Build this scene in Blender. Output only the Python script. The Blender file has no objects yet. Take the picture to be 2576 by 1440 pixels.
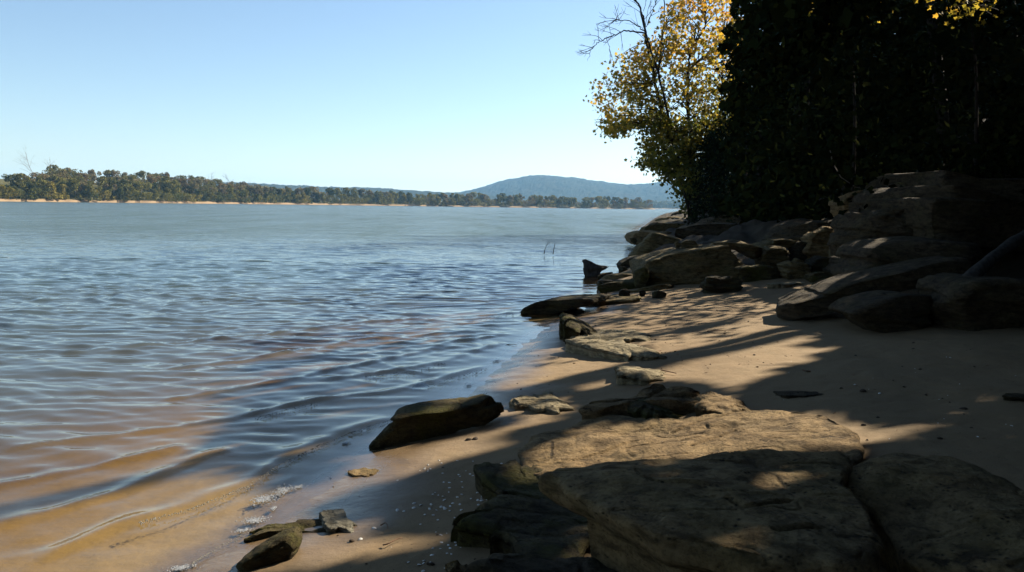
import bpy, math, random
import numpy as np

rng = np.random.default_rng(7)
random.seed(7)
R = math.radians
scene = bpy.context.scene
COL = scene.collection

# ------------------------------------------------------------------ camera
FPX, CAM_H = 2061.0, 1.75                       # focal length for a 2576 px wide picture
PITCH, ROLL = math.atan((720 - 518.2) / FPX), R(0.875)
FW = np.array([0, math.cos(PITCH), -math.sin(PITCH)])
_r0 = np.array([1.0, 0, 0]); _u0 = np.cross(_r0, FW)
RT = math.cos(ROLL) * _r0 + math.sin(ROLL) * _u0
UP = -math.sin(ROLL) * _r0 + math.cos(ROLL) * _u0
CAM = np.array([0, 0, CAM_H])
from mathutils import Matrix
cam_data = bpy.data.cameras.new('camera')
cam = bpy.data.objects.new('camera', cam_data); COL.objects.link(cam)
cam.matrix_world = Matrix(((RT[0], UP[0], -FW[0], CAM[0]), (RT[1], UP[1], -FW[1], CAM[1]),
                           (RT[2], UP[2], -FW[2], CAM[2]), (0, 0, 0, 1)))
cam_data.sensor_width = 36.0
cam_data.lens = 36.0 * FPX / 2576.0
cam_data.clip_start = 0.05; cam_data.clip_end = 20000
scene.camera = cam

# ------------------------------------------------------------------ sky, sun, exposure
SUN_AZ, SUN_EL = R(52), R(33)                    # azimuth clockwise from +Y
SUN = np.array([math.sin(SUN_AZ) * math.cos(SUN_EL), math.cos(SUN_AZ) * math.cos(SUN_EL), math.sin(SUN_EL)])
world = bpy.data.worlds.new('World'); scene.world = world
world.use_nodes = True
wn, wl = world.node_tree.nodes, world.node_tree.links
sky = wn.new('ShaderNodeTexSky'); sky.sky_type = 'NISHITA'; sky.sun_disc = False
sky.sun_elevation = SUN_EL; sky.sun_rotation = SUN_AZ
sky.altitude = 180; sky.air_density = 1.0; sky.dust_density = 0.25; sky.ozone_density = 2.2
wn['Background'].inputs['Strength'].default_value = 0.05
hs = wn.new('ShaderNodeHueSaturation'); hs.inputs['Saturation'].default_value = .98; hs.inputs['Hue'].default_value = .498
wl.new(sky.outputs[0], hs.inputs['Color']); wl.new(hs.outputs[0], wn['Background'].inputs['Color'])
sun_data = bpy.data.lights.new('sun', 'SUN'); sun_data.energy = 5.0; sun_data.angle = R(0.55)
sun_data.color = (1.0, 0.90, 0.74)
sun = bpy.data.objects.new('sun', sun_data); COL.objects.link(sun)
from mathutils import Vector
sun.rotation_euler = Vector((-SUN[0], -SUN[1], -SUN[2])).to_track_quat('-Z', 'Y').to_euler()
sun.location = (20, 15, 30)
vs = scene.view_settings
scene.display_settings.display_device = 'sRGB'
vs.view_transform = 'Standard'; vs.look = 'None'; vs.gamma = 1.0; vs.use_curve_mapping = False
vs.exposure = 1.68
scene.cycles.max_bounces = 6; scene.cycles.diffuse_bounces = 2; scene.cycles.glossy_bounces = 3
scene.cycles.transparent_max_bounces = 8; scene.cycles.volume_bounces = 0
scene.cycles.use_denoising = True
scene.cycles.sample_clamp_indirect = 4.0

# ------------------------------------------------------------------ helpers: picture <-> place
def ray(px, py): return FW + RT * (px - 1288) / FPX + UP * (720 - py) / FPX
def at_z(px, py, z):
    v = ray(px, py); return CAM + v * ((z - CAM_H) / v[2])
def at_y(px, py, Y):
    v = ray(px, py); return CAM + v * (Y / v[1])
def proj(p):
    q = np.asarray(p, float) - CAM; d = q @ FW
    d = np.where(np.abs(d) < 1e-3, 1e-3, d)
    return 1288 + FPX * (q @ RT) / d, 720 - FPX * (q @ UP) / d, d

_SY = np.array([-60, -6, 2.4, 3.72, 3.9, 4.15, 4.75, 5.54, 6.26, 7.35, 8.88, 10.18, 12.15, 13.08, 15, 16.88, 20.2, 28.5, 47, 70, 137, 232, 600, 1400.])
_SX = np.array([-6, -2.6, -1.9, -1.6, -1.53, -1.37, -1.26, -1.05, -.88, -.52, -.2, .04, .5, .95, 1.45, 1.85, 2.4, 4.3, 7.2, 10.8, 23.5, 45, 125, 300.])
def shore_x(y): return np.interp(y, _SY, _SX)
def sstep(a, b, x):
    t = np.clip((x - a) / (b - a), 0, 1); return t * t * (3 - 2 * t)

# ------------------------------------------------------------------ numpy noise
def _hash(ix, iy, iz):
    h = (ix.astype(np.uint32) * np.uint32(374761393)) ^ (iy.astype(np.uint32) * np.uint32(668265263)) ^ (iz.astype(np.uint32) * np.uint32(2246822519))
    h = (h ^ (h >> np.uint32(13))) * np.uint32(1274126177)
    return ((h ^ (h >> np.uint32(16))) & np.uint32(0xffffff)).astype(np.float64) / 0xffffff * 2 - 1
def noise(p):
    p = np.asarray(p, float); i = np.floor(p).astype(np.int64); f = p - i; f = f * f * f * (f * (f * 6 - 15) + 10)
    x, y, z = i[..., 0], i[..., 1], i[..., 2]; fx, fy, fz = f[..., 0], f[..., 1], f[..., 2]
    def L(a, b, t): return a + (b - a) * t
    return L(L(L(_hash(x, y, z), _hash(x + 1, y, z), fx), L(_hash(x, y + 1, z), _hash(x + 1, y + 1, z), fx), fy),
             L(L(_hash(x, y, z + 1), _hash(x + 1, y, z + 1), fx), L(_hash(x, y + 1, z + 1), _hash(x + 1, y + 1, z + 1), fx), fy), fz)
def fbm(p, octaves=4, gain=.5):
    s = 0; a = 1.0; p = np.asarray(p, float)
    for k in range(octaves):
        s = s + a * noise(p * 2.03 ** k + 17.3 * k); a *= gain
    return s
def n2(x, y, sx, sy=None, off=0, octaves=3):
    sy = sx if sy is None else sy
    return fbm(np.stack([x * sx + off, y * sy - off, np.full_like(x, off * .37 + .5)], -1), octaves)

def ground_h(x, y):
    x = np.asarray(x, float); y = np.asarray(y, float)
    d = x - shore_x(y)
    rocky = sstep(14, 24, y)
    sand = np.where(d > 0, 0.095 * d - 0.0022 * np.clip(d, 0, 9) ** 2, 0.10 * d / (1 + 0.05 * np.abs(d)))
    sand = np.maximum(sand, -1.6)
    rock = np.where(d > 0, 1.25 * (1 - np.exp(-d / 2.6)), 0.5 * d)
    rock = np.maximum(rock, -1.6)
    base = sand * (1 - rocky) + rock * rocky
    db = np.interp(y, [-50, 7, 10, 14, 18, 26, 60], [8.5, 7.6, 6.8, 5.6, 4.2, 3.0, 3.0])
    t = np.clip(d - db, 0, None)
    bluff = 12 * (1 - np.exp(-t * .5 / 12 * (1 - np.exp(-t / 3))))
    lump = n2(x, y, .6, off=3, octaves=3) * .28 * sstep(0, 2.5, d - db) + n2(x, y, .9, .5, off=13, octaves=4) * .30 * rocky * sstep(.0, 1.5, d)
    return base + bluff + lump + np.where(d > .3, n2(x, y, 1.3, off=9, octaves=2) * .018 * (1 - rocky) * sstep(.3, 2, d), 0)
def g1(x, y): return float(ground_h(np.array([x]), np.array([y]))[0])
def on_ground(px, py, lift=0.0):
    z = 0.2
    for _ in range(25):
        p = at_z(px, py, z); z2 = g1(p[0], p[1]) + lift; z = z + (z2 - z) * .6
    return at_z(px, py, z)

# ------------------------------------------------------------------ helpers: meshes and tags
def mesh_np(name, verts, faces, attrs=None, smooth=True):
    """faces: an (m,k) array or a list of such arrays"""
    me = bpy.data.meshes.new(name)
    fl = faces if isinstance(faces, list) else [faces]
    fl = [np.asarray(f, np.int32) for f in fl if len(f)]
    v = np.asarray(verts, np.float32)
    me.vertices.add(len(v)); me.vertices.foreach_set('co', v.ravel())
    loops = np.concatenate([f.ravel() for f in fl])
    tot = np.concatenate([np.full(len(f), f.shape[1], np.int32) for f in fl])
    start = np.concatenate([[0], np.cumsum(tot)[:-1]]).astype(np.int32)
    me.loops.add(len(loops)); me.loops.foreach_set('vertex_index', loops)
    me.polygons.add(len(tot)); me.polygons.foreach_set('loop_start', start)
    me.polygons.foreach_set('use_smooth', np.full(len(tot), smooth, bool))
    me.update(calc_edges=True)
    for k, a in (attrs or {}).items():
        at = me.attributes.new(k, 'FLOAT', 'POINT'); at.data.foreach_set('value', np.asarray(a, np.float32))
    return me
def tag(o, label=None, cat=None, group=None, kind=None):
    if label: o['label'] = label
    if cat: o['category'] = cat
    if group: o['group'] = group
    if kind: o['kind'] = kind
    return o
def obj(name, me, mat=None, parent=None, loc=(0, 0, 0), rot=None):
    o = bpy.data.objects.new(name, me); COL.objects.link(o); o.location = loc
    if rot is not None: o.rotation_euler = rot
    if mat is not None and me is not None and not me.materials: me.materials.append(mat)
    if parent is not None: o.parent = parent
    return o
def empty(name, loc=(0, 0, 0), **kw):
    o = bpy.data.objects.new(name, None); COL.objects.link(o); o.location = loc; o.empty_display_size = .2
    return tag(o, **kw)
def based(name, verts, faces, mat, attrs=None, smooth=True, **kw):
    """one mesh object whose origin is at its base"""
    v = np.asarray(verts, float)
    c = np.array([(v[:, 0].min() + v[:, 0].max()) / 2, (v[:, 1].min() + v[:, 1].max()) / 2, v[:, 2].min()])
    o = obj(name, mesh_np(name, v - c, faces, attrs, smooth), mat, loc=c)
    return tag(o, **kw)
def loft(rings, close_start=True, close_end=True):
    n = len(rings[0]); k = len(rings); V = np.concatenate(rings); i = np.arange(n); j = (i + 1) % n
    F = [np.stack([a * n + i, a * n + j, (a + 1) * n + j, (a + 1) * n + i], -1) for a in range(k - 1)]
    F = [np.concatenate(F)]
    T = []
    if close_start:
        V = np.vstack([V, rings[0].mean(0)]); T.append(np.stack([j, i, np.full(n, len(V) - 1)], -1))
    if close_end:
        V = np.vstack([V, rings[-1].mean(0)]); b = (k - 1) * n
        T.append(np.stack([b + i, b + j, np.full(n, len(V) - 1)], -1))
    if T: F.append(np.concatenate(T))
    return V, F
def resample(P, n, smooth=2):
    P = np.asarray(P, float)
    for _ in range(smooth):
        Q = np.roll(P, -1, 0); P = np.stack([.75 * P + .25 * Q, .25 * P + .75 * Q], 1).reshape(-1, P.shape[1])
    L = np.r_[0, np.cumsum(np.linalg.norm(np.roll(P, -1, 0) - P, axis=1))]
    PP = np.vstack([P, P[:1]]); t = np.linspace(0, L[-1], n, endpoint=False)
    return np.stack([np.interp(t, L, PP[:, c]) for c in range(P.shape[1])], -1)
def tube(pts, rad, sides=6):
    P = np.asarray(pts, float); rad = np.broadcast_to(np.asarray(rad, float), (len(P),))
    T = np.gradient(P, axis=0); T /= np.linalg.norm(T, axis=1)[:, None] + 1e-9
    ref = np.where(np.abs(T[:, 2:3]) > .9, np.array([[1., 0, 0]]), np.array([[0, 0, 1.]]))
    A = np.cross(T, ref); A /= np.linalg.norm(A, axis=1)[:, None] + 1e-9; B = np.cross(T, A)
    a = np.linspace(0, 2 * np.pi, sides, endpoint=False)
    rings = [P[k] + rad[k] * (np.cos(a)[:, None] * A[k] + np.sin(a)[:, None] * B[k]) for k in range(len(P))]
    return loft(rings)
class Bag:
    """joins several pieces of ONE part into one mesh"""
    def __init__(s): s.V = []; s.F = {}; s.n = 0; s.A = []
    def add(s, V, F, a=0.0):
        V = np.asarray(V, float)
        for f in (F if isinstance(F, list) else [F]):
            f = np.asarray(f)
            if len(f): s.F.setdefault(f.shape[1], []).append(f + s.n)
        s.V.append(V); s.n += len(V); s.A.append(np.broadcast_to(np.asarray(a, float), (len(V),)))
    def get(s): return np.concatenate(s.V), [np.concatenate(f) for f in s.F.values()], np.concatenate(s.A)
    def mesh(s, name, origin=(0, 0, 0), smooth=True):
        V, F, A = s.get(); return mesh_np(name, V - np.asarray(origin), F, {'tint': A}, smooth)

# ------------------------------------------------------------------ materials
class NT:
    def __init__(s, name):
        s.m = bpy.data.materials.new(name); s.m.use_nodes = True
        s.t = s.m.node_tree; s.t.nodes.clear(); s.out = s.n('OutputMaterial')
    def n(s, typ, **kw):
        nd = s.t.nodes.new('ShaderNode' + typ)
        for k, v in kw.items():
            if k in nd.bl_rna.properties: setattr(nd, k, v)
        return nd
    def l(s, a, b): s.t.links.new(a, b)
    def set(s, sock, v):
        if isinstance(v, bpy.types.NodeSocket): s.l(v, sock)
        else: sock.default_value = v
    def coords(s, kind='Object', jitter=True):
        tc = s.n('TexCoord').outputs[kind]
        if kind == 'Object' and jitter:
            oi = s.n('ObjectInfo'); va = s.n('VectorMath', operation='SCALE'); cb = s.n('CombineXYZ')
            for k in range(3): s.l(oi.outputs['Random'], cb.inputs[k])
            s.l(cb.outputs[0], va.inputs[0]); va.inputs['Scale'].default_value = 37.0
            ad = s.n('VectorMath', operation='ADD'); s.l(tc, ad.inputs[0]); s.l(va.outputs[0], ad.inputs[1]); return ad.outputs[0]
        return tc
    def scale(s, vec, sc):
        mp = s.n('Mapping'); s.l(vec, mp.inputs[0]); mp.inputs['Scale'].default_value = sc; return mp.outputs[0]
    def noise(s, vec, scale, detail=4, rough=.55, dist=0.0):
        nz = s.n('TexNoise'); s.l(vec, nz.inputs['Vector']); nz.inputs['Scale'].default_value = scale
        nz.inputs['Detail'].default_value = detail; nz.inputs['Roughness'].default_value = rough; nz.inputs['Distortion'].default_value = dist
        return nz.outputs['Fac']
    def ramp(s, fac, stops):
        r = s.n('ValToRGB'); s.set(r.inputs[0], fac); e = r.color_ramp.elements
        while len(e) < len(stops): e.new(.5)
        for k, (p, c) in enumerate(stops):
            e[k].position = p; e[k].color = (c[0], c[1], c[2], 1) if not isinstance(c, (int, float)) else (c, c, c, 1)
        return r.outputs[0]
    def mix(s, fac, a, b, blend='MIX'):
        mx = s.n('Mix'); mx.data_type = 'RGBA'; mx.blend_type = blend
        s.set(mx.inputs[0], fac)
        for sock, v in ((mx.inputs[6], a), (mx.inputs[7], b)):
            if isinstance(v, bpy.types.NodeSocket): s.l(v, sock)
            else: sock.default_value = (v[0], v[1], v[2], 1)
        return mx.outputs[2]
    def math(s, op, a, b=0.0, clamp=False):
        m = s.n('Math', operation=op); m.use_clamp = clamp; s.set(m.inputs[0], a); s.set(m.inputs[1], b); return m.outputs[0]
    def bump(s, h, strength, dist, normal=None):
        b = s.n('Bump'); s.l(h, b.inputs['Height']); b.inputs['Strength'].default_value = strength; b.inputs['Distance'].default_value = dist
        if normal is not None: s.l(normal, b.inputs['Normal'])
        return b.outputs[0]
    def attr(s, name): a = s.n('Attribute'); a.attribute_name = name; return a.outputs['Fac']
    def surf(s, color, rough=.9, normal=None, spec=.3, **kw):
        p = s.n('BsdfPrincipled'); s.set(p.inputs['Base Color'], color if isinstance(color, bpy.types.NodeSocket) else (*color, 1))
        s.set(p.inputs['Roughness'], rough); s.set(p.inputs['Specular IOR Level'], spec)
        if normal is not None: s.l(normal, p.inputs['Normal'])
        for k, v in kw.items(): s.set(p.inputs[k.replace('_', ' ')], v)
        s.l(p.outputs[0], s.out.inputs[0]); return p

def rock_mat(name, a, b, c, moss=(.085, .078, .022), moss_amt=.35, pits=.6):
    t = NT(name); v = t.coords()
    big = t.noise(v, 1.9, 5, .62); med = t.noise(t.scale(v, (1, 1, 2.6)), 8, 7, .66, .35); fine = t.noise(v, 48, 6, .72)
    bed = t.noise(t.scale(v, (.6, .6, 5)), 2.6, 5, .6, .9)
    def k(f): return (a[0] * f, a[1] * f, a[2] * f)
    col = t.ramp(big, [(.32, a), (.5, b), (.66, c)])
    col = t.mix(t.ramp(bed, [(.36, .5), (.50, 0.0)]), col, k(.55))
    col = t.mix(t.ramp(med, [(.38, .85), (.55, 0.0)]), col, k(.34))
    col = t.mix(t.ramp(med, [(.58, .0), (.72, .5)]), col, (c[0] * 1.35, c[1] * 1.33, c[2] * 1.28))
    col = t.mix(t.math('MULTIPLY', t.ramp(t.noise(v, 3.1, 5, .65), [(.48, 0.), (.60, 1.)]), moss_amt), col, moss)
    col = t.mix(t.ramp(fine, [(.34, .65), (.5, 0.)]), col, k(.3))
    vo = t.n('TexVoronoi'); t.l(t.scale(v, (1, 1, 1.8)), vo.inputs['Vector']); vo.inputs['Scale'].default_value = 30
    pit = t.ramp(vo.outputs['Distance'], [(.06, 0.), (.32, 1.)])
    pmask = t.ramp(t.noise(v, 9, 4), [(.45, 0.), (.55, pits)])
    col = t.mix(t.math('MULTIPLY', pmask, t.math('SUBTRACT', 1.0, pit), True), col, (.012, .010, .008))
    vc = t.n('TexVoronoi'); vc.feature = 'DISTANCE_TO_EDGE'; t.l(t.scale(v, (1., 1.6, 1.2)), vc.inputs['Vector']); vc.inputs['Scale'].default_value = 1.6
    crack = t.ramp(t.math('ADD', vc.outputs['Distance'], t.math('MULTIPLY', med, .10)), [(.052, 0.), (.066, 1.)])
    cm = t.ramp(t.noise(v, 1.3, 2), [(.56, 0.), (.63, .7)])
    ck = t.math('MULTIPLY', cm, t.math('SUBTRACT', 1.0, crack), True)
    col = t.mix(ck, col, (.010, .008, .006))
    nb = t.bump(bed, .55, .06); nb = t.bump(med, 1.0, .075, nb); nb = t.bump(fine, .9, .020, nb); nb = t.bump(t.noise(v, 130, 3, .7), .6, .006, nb)
    nb = t.bump(t.math('MAXIMUM', pit, t.math('SUBTRACT', 1.0, pmask)), .7, .012, nb)
    nb = t.bump(t.math('SUBTRACT', 1.0, ck), .8, .02, nb)
    t.surf(col, .93, nb, .12)
    return t.m
M = {}
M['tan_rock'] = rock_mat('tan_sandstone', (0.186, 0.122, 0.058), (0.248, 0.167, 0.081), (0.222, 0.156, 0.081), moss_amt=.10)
M['shaded_tan_rock'] = rock_mat('shaded_tan_sandstone', (0.117, 0.085, 0.038), (0.156, 0.116, 0.055), (0.141, 0.109, 0.055), moss_amt=.25)  # tan sandstone darkened, shade of the bank rocks put into the colour
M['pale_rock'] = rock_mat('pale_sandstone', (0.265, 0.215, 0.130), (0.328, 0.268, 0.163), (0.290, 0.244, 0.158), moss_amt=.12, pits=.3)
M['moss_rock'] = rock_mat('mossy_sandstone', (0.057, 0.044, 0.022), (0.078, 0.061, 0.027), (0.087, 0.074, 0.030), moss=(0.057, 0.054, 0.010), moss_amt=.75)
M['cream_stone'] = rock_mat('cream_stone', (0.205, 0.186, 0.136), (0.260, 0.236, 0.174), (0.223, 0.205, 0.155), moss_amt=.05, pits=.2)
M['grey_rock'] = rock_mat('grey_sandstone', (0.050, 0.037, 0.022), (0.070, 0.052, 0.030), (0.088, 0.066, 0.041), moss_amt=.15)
M['dark_rock'] = rock_mat('dark_sandstone', (0.031, 0.024, 0.016), (0.047, 0.036, 0.021), (0.061, 0.050, 0.025), moss_amt=.3)  # darkest of the rock tones, as matt as the others
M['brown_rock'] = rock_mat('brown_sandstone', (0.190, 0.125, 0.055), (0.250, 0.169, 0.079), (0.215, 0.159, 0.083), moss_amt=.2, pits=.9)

def sand_mat():
    t = NT('wet_and_dry_sand'); v = t.coords('Object', False)
    big = t.noise(v, .9, 4, .6); med = t.noise(v, 6, 5, .6); fine = t.noise(v, 160, 3, .7); speck = t.noise(v, 55, 2, .5)
    dry = t.ramp(big, [(.35, (.160, .110, .058)), (.6, (.192, .136, .074)), (.8, (.172, .124, .068))])
    dry = t.mix(t.ramp(med, [(.35, .5), (.6, 0.)]), dry, (.18, .12, .064))
    dry = t.mix(t.ramp(fine, [(.36, .55), (.52, 0.)]), dry, (.11, .073, .04))
    dry = t.mix(t.ramp(speck, [(.27, .8), (.33, 0.)]), dry, (.035, .024, .015))
    wet = t.attr('wet')
    bed = t.attr('bed'); col = t.mix(wet, dry, t.mix(.55, dry, (.06, .038, .022))); col = t.mix(bed, col, t.mix(.6, dry, (.20, .145, .062)))
    litter = t.attr('litter')
    soil = t.mix(t.noise(v, 3, 5), (.02, .015, .009), (.04, .03, .018))
    col = t.mix(litter, col, soil)
    wet = t.math('MULTIPLY', wet, t.math('SUBTRACT', 1.0, bed))
    rough = t.math('SUBTRACT', .95, t.math('MULTIPLY', wet, .72))
    nb = t.bump(t.noise(v, 2.6, 3, .5), .5, .05); nb = t.bump(med, .5, .025, nb); nb = t.bump(fine, .4, .004, nb)
    t.surf(col, rough, nb, t.math('ADD', .15, t.math('MULTIPLY', wet, .45)))
    return t.m
M['sand'] = sand_mat()

def water_mat():
    t = NT('river_water'); geo = t.n('NewGeometry'); v = geo.outputs['Position']
    dep = t.attr('depth'); far = t.attr('far')
    b1 = t.noise(t.scale(v, (.7, 1.3, 1.0)), .22, 8, .68, .3)
    b2 = t.noise(t.scale(v, (1.0, 1.8, 1.0)), 3.6, 3, .5, .5); b3 = t.noise(t.scale(v, (1., 1.5, 1.)), 14, 3, .6)
    nb = t.bump(b1, 1.0, .85); t.set(nb.node.inputs['Strength'], t.math('MULTIPLY', far, .8))
    nb = t.bump(b2, .5, .0045, nb); nb = t.bump(b3, .4, .0010, nb)
    d2 = t.math('MULTIPLY', dep, 1.0)
    murk = t.ramp(d2, [(.05, (.105, .070, .028)), (.3, (.066, .078, .072)), (1.0, (.054, .084, .092))])
    dif = t.n('BsdfDiffuse'); t.l(murk, dif.inputs[0])
    tr = t.n('BsdfTransparent')
    t.l(t.ramp(d2, [(0., (.99, .97, .93)), (.08, (.97, .89, .66)), (.2, (.94, .80, .48)), (.5, (.80, .60, .28)), (1., (.5, .34, .14))]), tr.inputs[0])
    body = t.n('MixShader'); t.l(t.ramp(d2, [(0., 0.), (.12, .15), (.3, .66), (.6, .94), (1., .99)]), body.inputs[0])
    t.l(tr.outputs[0], body.inputs[1]); t.l(dif.outputs[0], body.inputs[2])
    gl = t.n('BsdfGlossy'); t.l(nb, gl.inputs['Normal']); t.set(gl.inputs['Roughness'], t.math('ADD', .04, t.math('MULTIPLY', far, .08)))
    fr = t.n('Fresnel'); t.set(fr.inputs['IOR'], t.math('SUBTRACT', 1.333, t.math('MULTIPLY', geo.outputs['Backfacing'], .583))); t.l(nb, fr.inputs['Normal'])
    patch = t.ramp(t.noise(t.scale(v, (.22, .045, 1.)), 1.0, 8, .74), [(.36, .35), (.64, 1.55)])
    patch = t.math('ADD', 1.0, t.math('MULTIPLY', far, t.math('SUBTRACT', patch, 1.0)))
    refl = t.math('MINIMUM', t.math('MULTIPLY', t.math('MULTIPLY', fr.outputs[0], 1.2), patch), .74)
    mx = t.n('MixShader'); t.l(refl, mx.inputs[0]); t.l(body.outputs[0], mx.inputs[1]); t.l(gl.outputs[0], mx.inputs[2])
    t.l(mx.outputs[0], t.out.inputs[0]); return t.m
M['water'] = water_mat()

def leaf_mat(name, stops, trans=.5, attr='tint', rough=.55, spec=.25):
    t = NT(name)
    col = t.ramp(t.attr(attr), stops)
    oi = t.n('ObjectInfo')
    p = t.n('BsdfPrincipled'); t.l(col, p.inputs['Base Color']); p.inputs['Roughness'].default_value = rough; p.inputs['Specular IOR Level'].default_value = spec
    tl = t.n('BsdfTranslucent'); t.l(col, tl.inputs[0])
    mx = t.n('MixShader'); mx.inputs[0].default_value = trans; t.l(p.outputs[0], mx.inputs[1]); t.l(tl.outputs[0], mx.inputs[2])
    t.l(mx.outputs[0], t.out.inputs[0]); return t.m
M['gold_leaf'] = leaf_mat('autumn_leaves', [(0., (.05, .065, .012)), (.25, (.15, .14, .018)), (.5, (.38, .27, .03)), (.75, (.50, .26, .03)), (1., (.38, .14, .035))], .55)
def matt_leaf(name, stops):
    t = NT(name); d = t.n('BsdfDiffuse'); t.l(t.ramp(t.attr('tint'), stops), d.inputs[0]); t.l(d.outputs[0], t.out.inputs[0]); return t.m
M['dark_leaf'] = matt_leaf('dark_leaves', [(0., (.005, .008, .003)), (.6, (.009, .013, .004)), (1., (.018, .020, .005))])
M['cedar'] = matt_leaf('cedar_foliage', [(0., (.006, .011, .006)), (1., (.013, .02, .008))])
def far_leaf_mat():
    t = NT('far_foliage'); oi = t.n('ObjectInfo'); a = t.attr('tint')
    col = t.mix(t.math('MULTIPLY', a, .8), oi.outputs['Color'], (.16, .15, .04))
    p = t.n('BsdfPrincipled'); t.l(col, p.inputs['Base Color']); p.inputs['Roughness'].default_value = .8; p.inputs['Specular IOR Level'].default_value = .1
    tl = t.n('BsdfTranslucent'); t.l(col, tl.inputs[0])
    mx = t.n('MixShader'); mx.inputs[0].default_value = .25; t.l(p.outputs[0], mx.inputs[1]); t.l(tl.outputs[0], mx.inputs[2])
    t.l(mx.outputs[0], t.out.inputs[0]); return t.m
M['far_leaf'] = far_leaf_mat()
def plain(name, a, b, scale=12, rough=.9, bump=.4, dist=.01):
    t = NT(name); v = t.coords(); n = t.noise(v, scale, 5, .6)
    t.surf(t.ramp(n, [(.35, a), (.65, b)]), rough, t.bump(n, bump, dist), .2); return t.m
def bark_mat(name, a, b):
    t = NT(name); v = t.coords(); n = t.noise(t.scale(v, (1, 1, .25)), 22, 5, .6)
    t.surf(t.ramp(n, [(.35, a), (.65, b)]), .95, t.bump(n, .7, .02), .1); return t.m
M['bark'] = bark_mat('dark_bark', (.012, .010, .008), (.03, .025, .02))
M['far_bark'] = bark_mat('grey_bark', (.10, .085, .07), (.20, .18, .155))
M['grey_log'] = bark_mat('weathered_log', (.02, .019, .018), (.045, .042, .038))
M['driftwood'] = bark_mat('wet_driftwood', (.02, .018, .016), (.05, .045, .04))
M['shell'] = plain('shell_white', (.42, .40, .36), (.66, .64, .60), 60, .45, .3, .002)
M['pebble'] = plain('dark_debris', (.02, .015, .01), (.06, .04, .025), 60, .9, .3, .002)
M['twig'] = plain('twig_bark', (.09, .05, .03), (.17, .10, .06), 60, .9, .3, .002)
M['dead_leaf'] = plain('dead_leaf', (.10, .035, .015), (.19, .08, .03), 40, .8, .3, .002)
M['foam'] = plain('foam_white', (.14, .145, .15), (.24, .245, .25), 90, .35, .3, .003)
def bubble_mat():
    t = NT('bubble_film'); g = t.n('BsdfGlossy'); g.inputs['Roughness'].default_value = .45
    d = t.n('BsdfDiffuse'); d.inputs[0].default_value = (.11, .09, .05, 1); tr = t.n('BsdfTransparent')
    a = t.n('MixShader'); a.inputs[0].default_value = .45; t.l(tr.outputs[0], a.inputs[1]); t.l(d.outputs[0], a.inputs[2])
    b = t.n('MixShader'); b.inputs[0].default_value = .07; t.l(a.outputs[0], b.inputs[1]); t.l(g.outputs[0], b.inputs[2])
    t.l(b.outputs[0], t.out.inputs[0]); return t.m
M['bubble'] = bubble_mat()
def bank_mat():
    t = NT('far_bank_earth'); geo = t.n('NewGeometry'); sx = t.n('SeparateXYZ'); t.l(geo.outputs['Position'], sx.inputs[0])
    n = t.noise(geo.outputs['Position'], .12, 4)
    z = t.math('ADD', sx.outputs[2], t.math('MULTIPLY', n, 1.2))
    t.surf(t.ramp(t.math('MULTIPLY', z, .25), [(.42, (.21, .145, .085)), (.60, (.07, .065, .025))]), .95, None, .1); return t.m
M['bank'] = bank_mat()
def hill_mat():
    t = NT('hill_forest'); geo = t.n('NewGeometry'); v = geo.outputs['Position']
    a = t.noise(v, .05, 4, .7); b = t.noise(v, .006, 4)
    c = t.mix(b, (.024, .034, .018), (.055, .042, .022)); c = t.mix(t.ramp(a, [(.4, .8), (.6, 0.)]), c, (.010, .015, .009))
    t.surf(c, 1.0, None, .0); return t.m
M['hill'] = hill_mat()
M['soil'] = plain('river_mud', (.05, .045, .03), (.09, .08, .05), .02)

# ------------------------------------------------------------------ setting: ground, beach, water
gx, gy = np.meshgrid(np.linspace(-7000, 7000, 15), np.linspace(-380, 7600, 12))
def grid_faces(r, c):
    i = np.arange(r * c).reshape(r, c)
    return np.stack([i[:-1, :-1].ravel(), i[:-1, 1:].ravel(), i[1:, 1:].ravel(), i[1:, :-1].ravel()], -1)
tag(obj('ground', mesh_np('ground', np.stack([gx.ravel(), gy.ravel(), np.full(gx.size, -3.5)], -1), grid_faces(12, 15)), M['soil']), kind='structure')

ys = np.concatenate([np.linspace(-14, 1.8, 40, endpoint=False), np.arange(1.8, 14, .035), 14 * np.exp(np.arange(0, np.log(420 / 14), .012))])
ds = np.concatenate([-np.geomspace(30, 1.6, 40), np.arange(-1.55, 8.2, .045), 8.2 + np.geomspace(.05, 62, 70)])
D, Y = np.meshgrid(ds, ys); X = shore_x(Y) + D
Z = ground_h(X, Y)
near = (Y < 16) & (D > -.3) & (D < 9)
Z = Z + np.where(near, n2(X, Y, 7, off=21, octaves=3) * .004, 0)
wet = 1 - sstep(.015, .10 + .04 * n2(X, Y, 1.5, off=5, octaves=2), Z)
dbm = np.interp(Y, [-50, 7, 10, 14, 18, 26, 60], [8.5, 7.6, 6.8, 5.6, 3.4, -.5, -1.0])
litter = sstep(-.6, .8, D - dbm + .5 * n2(X, Y, 1.1, off=4))
sand = obj('sand_beach', mesh_np('sand_beach', np.stack([X.ravel(), Y.ravel(), Z.ravel()], -1), grid_faces(*X.shape), {'wet': wet.ravel(), 'bed': (1 - sstep(-.035, .0, Z)).ravel(), 'litter': litter.ravel()}), M['sand'])
tag(sand, kind='structure')

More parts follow.
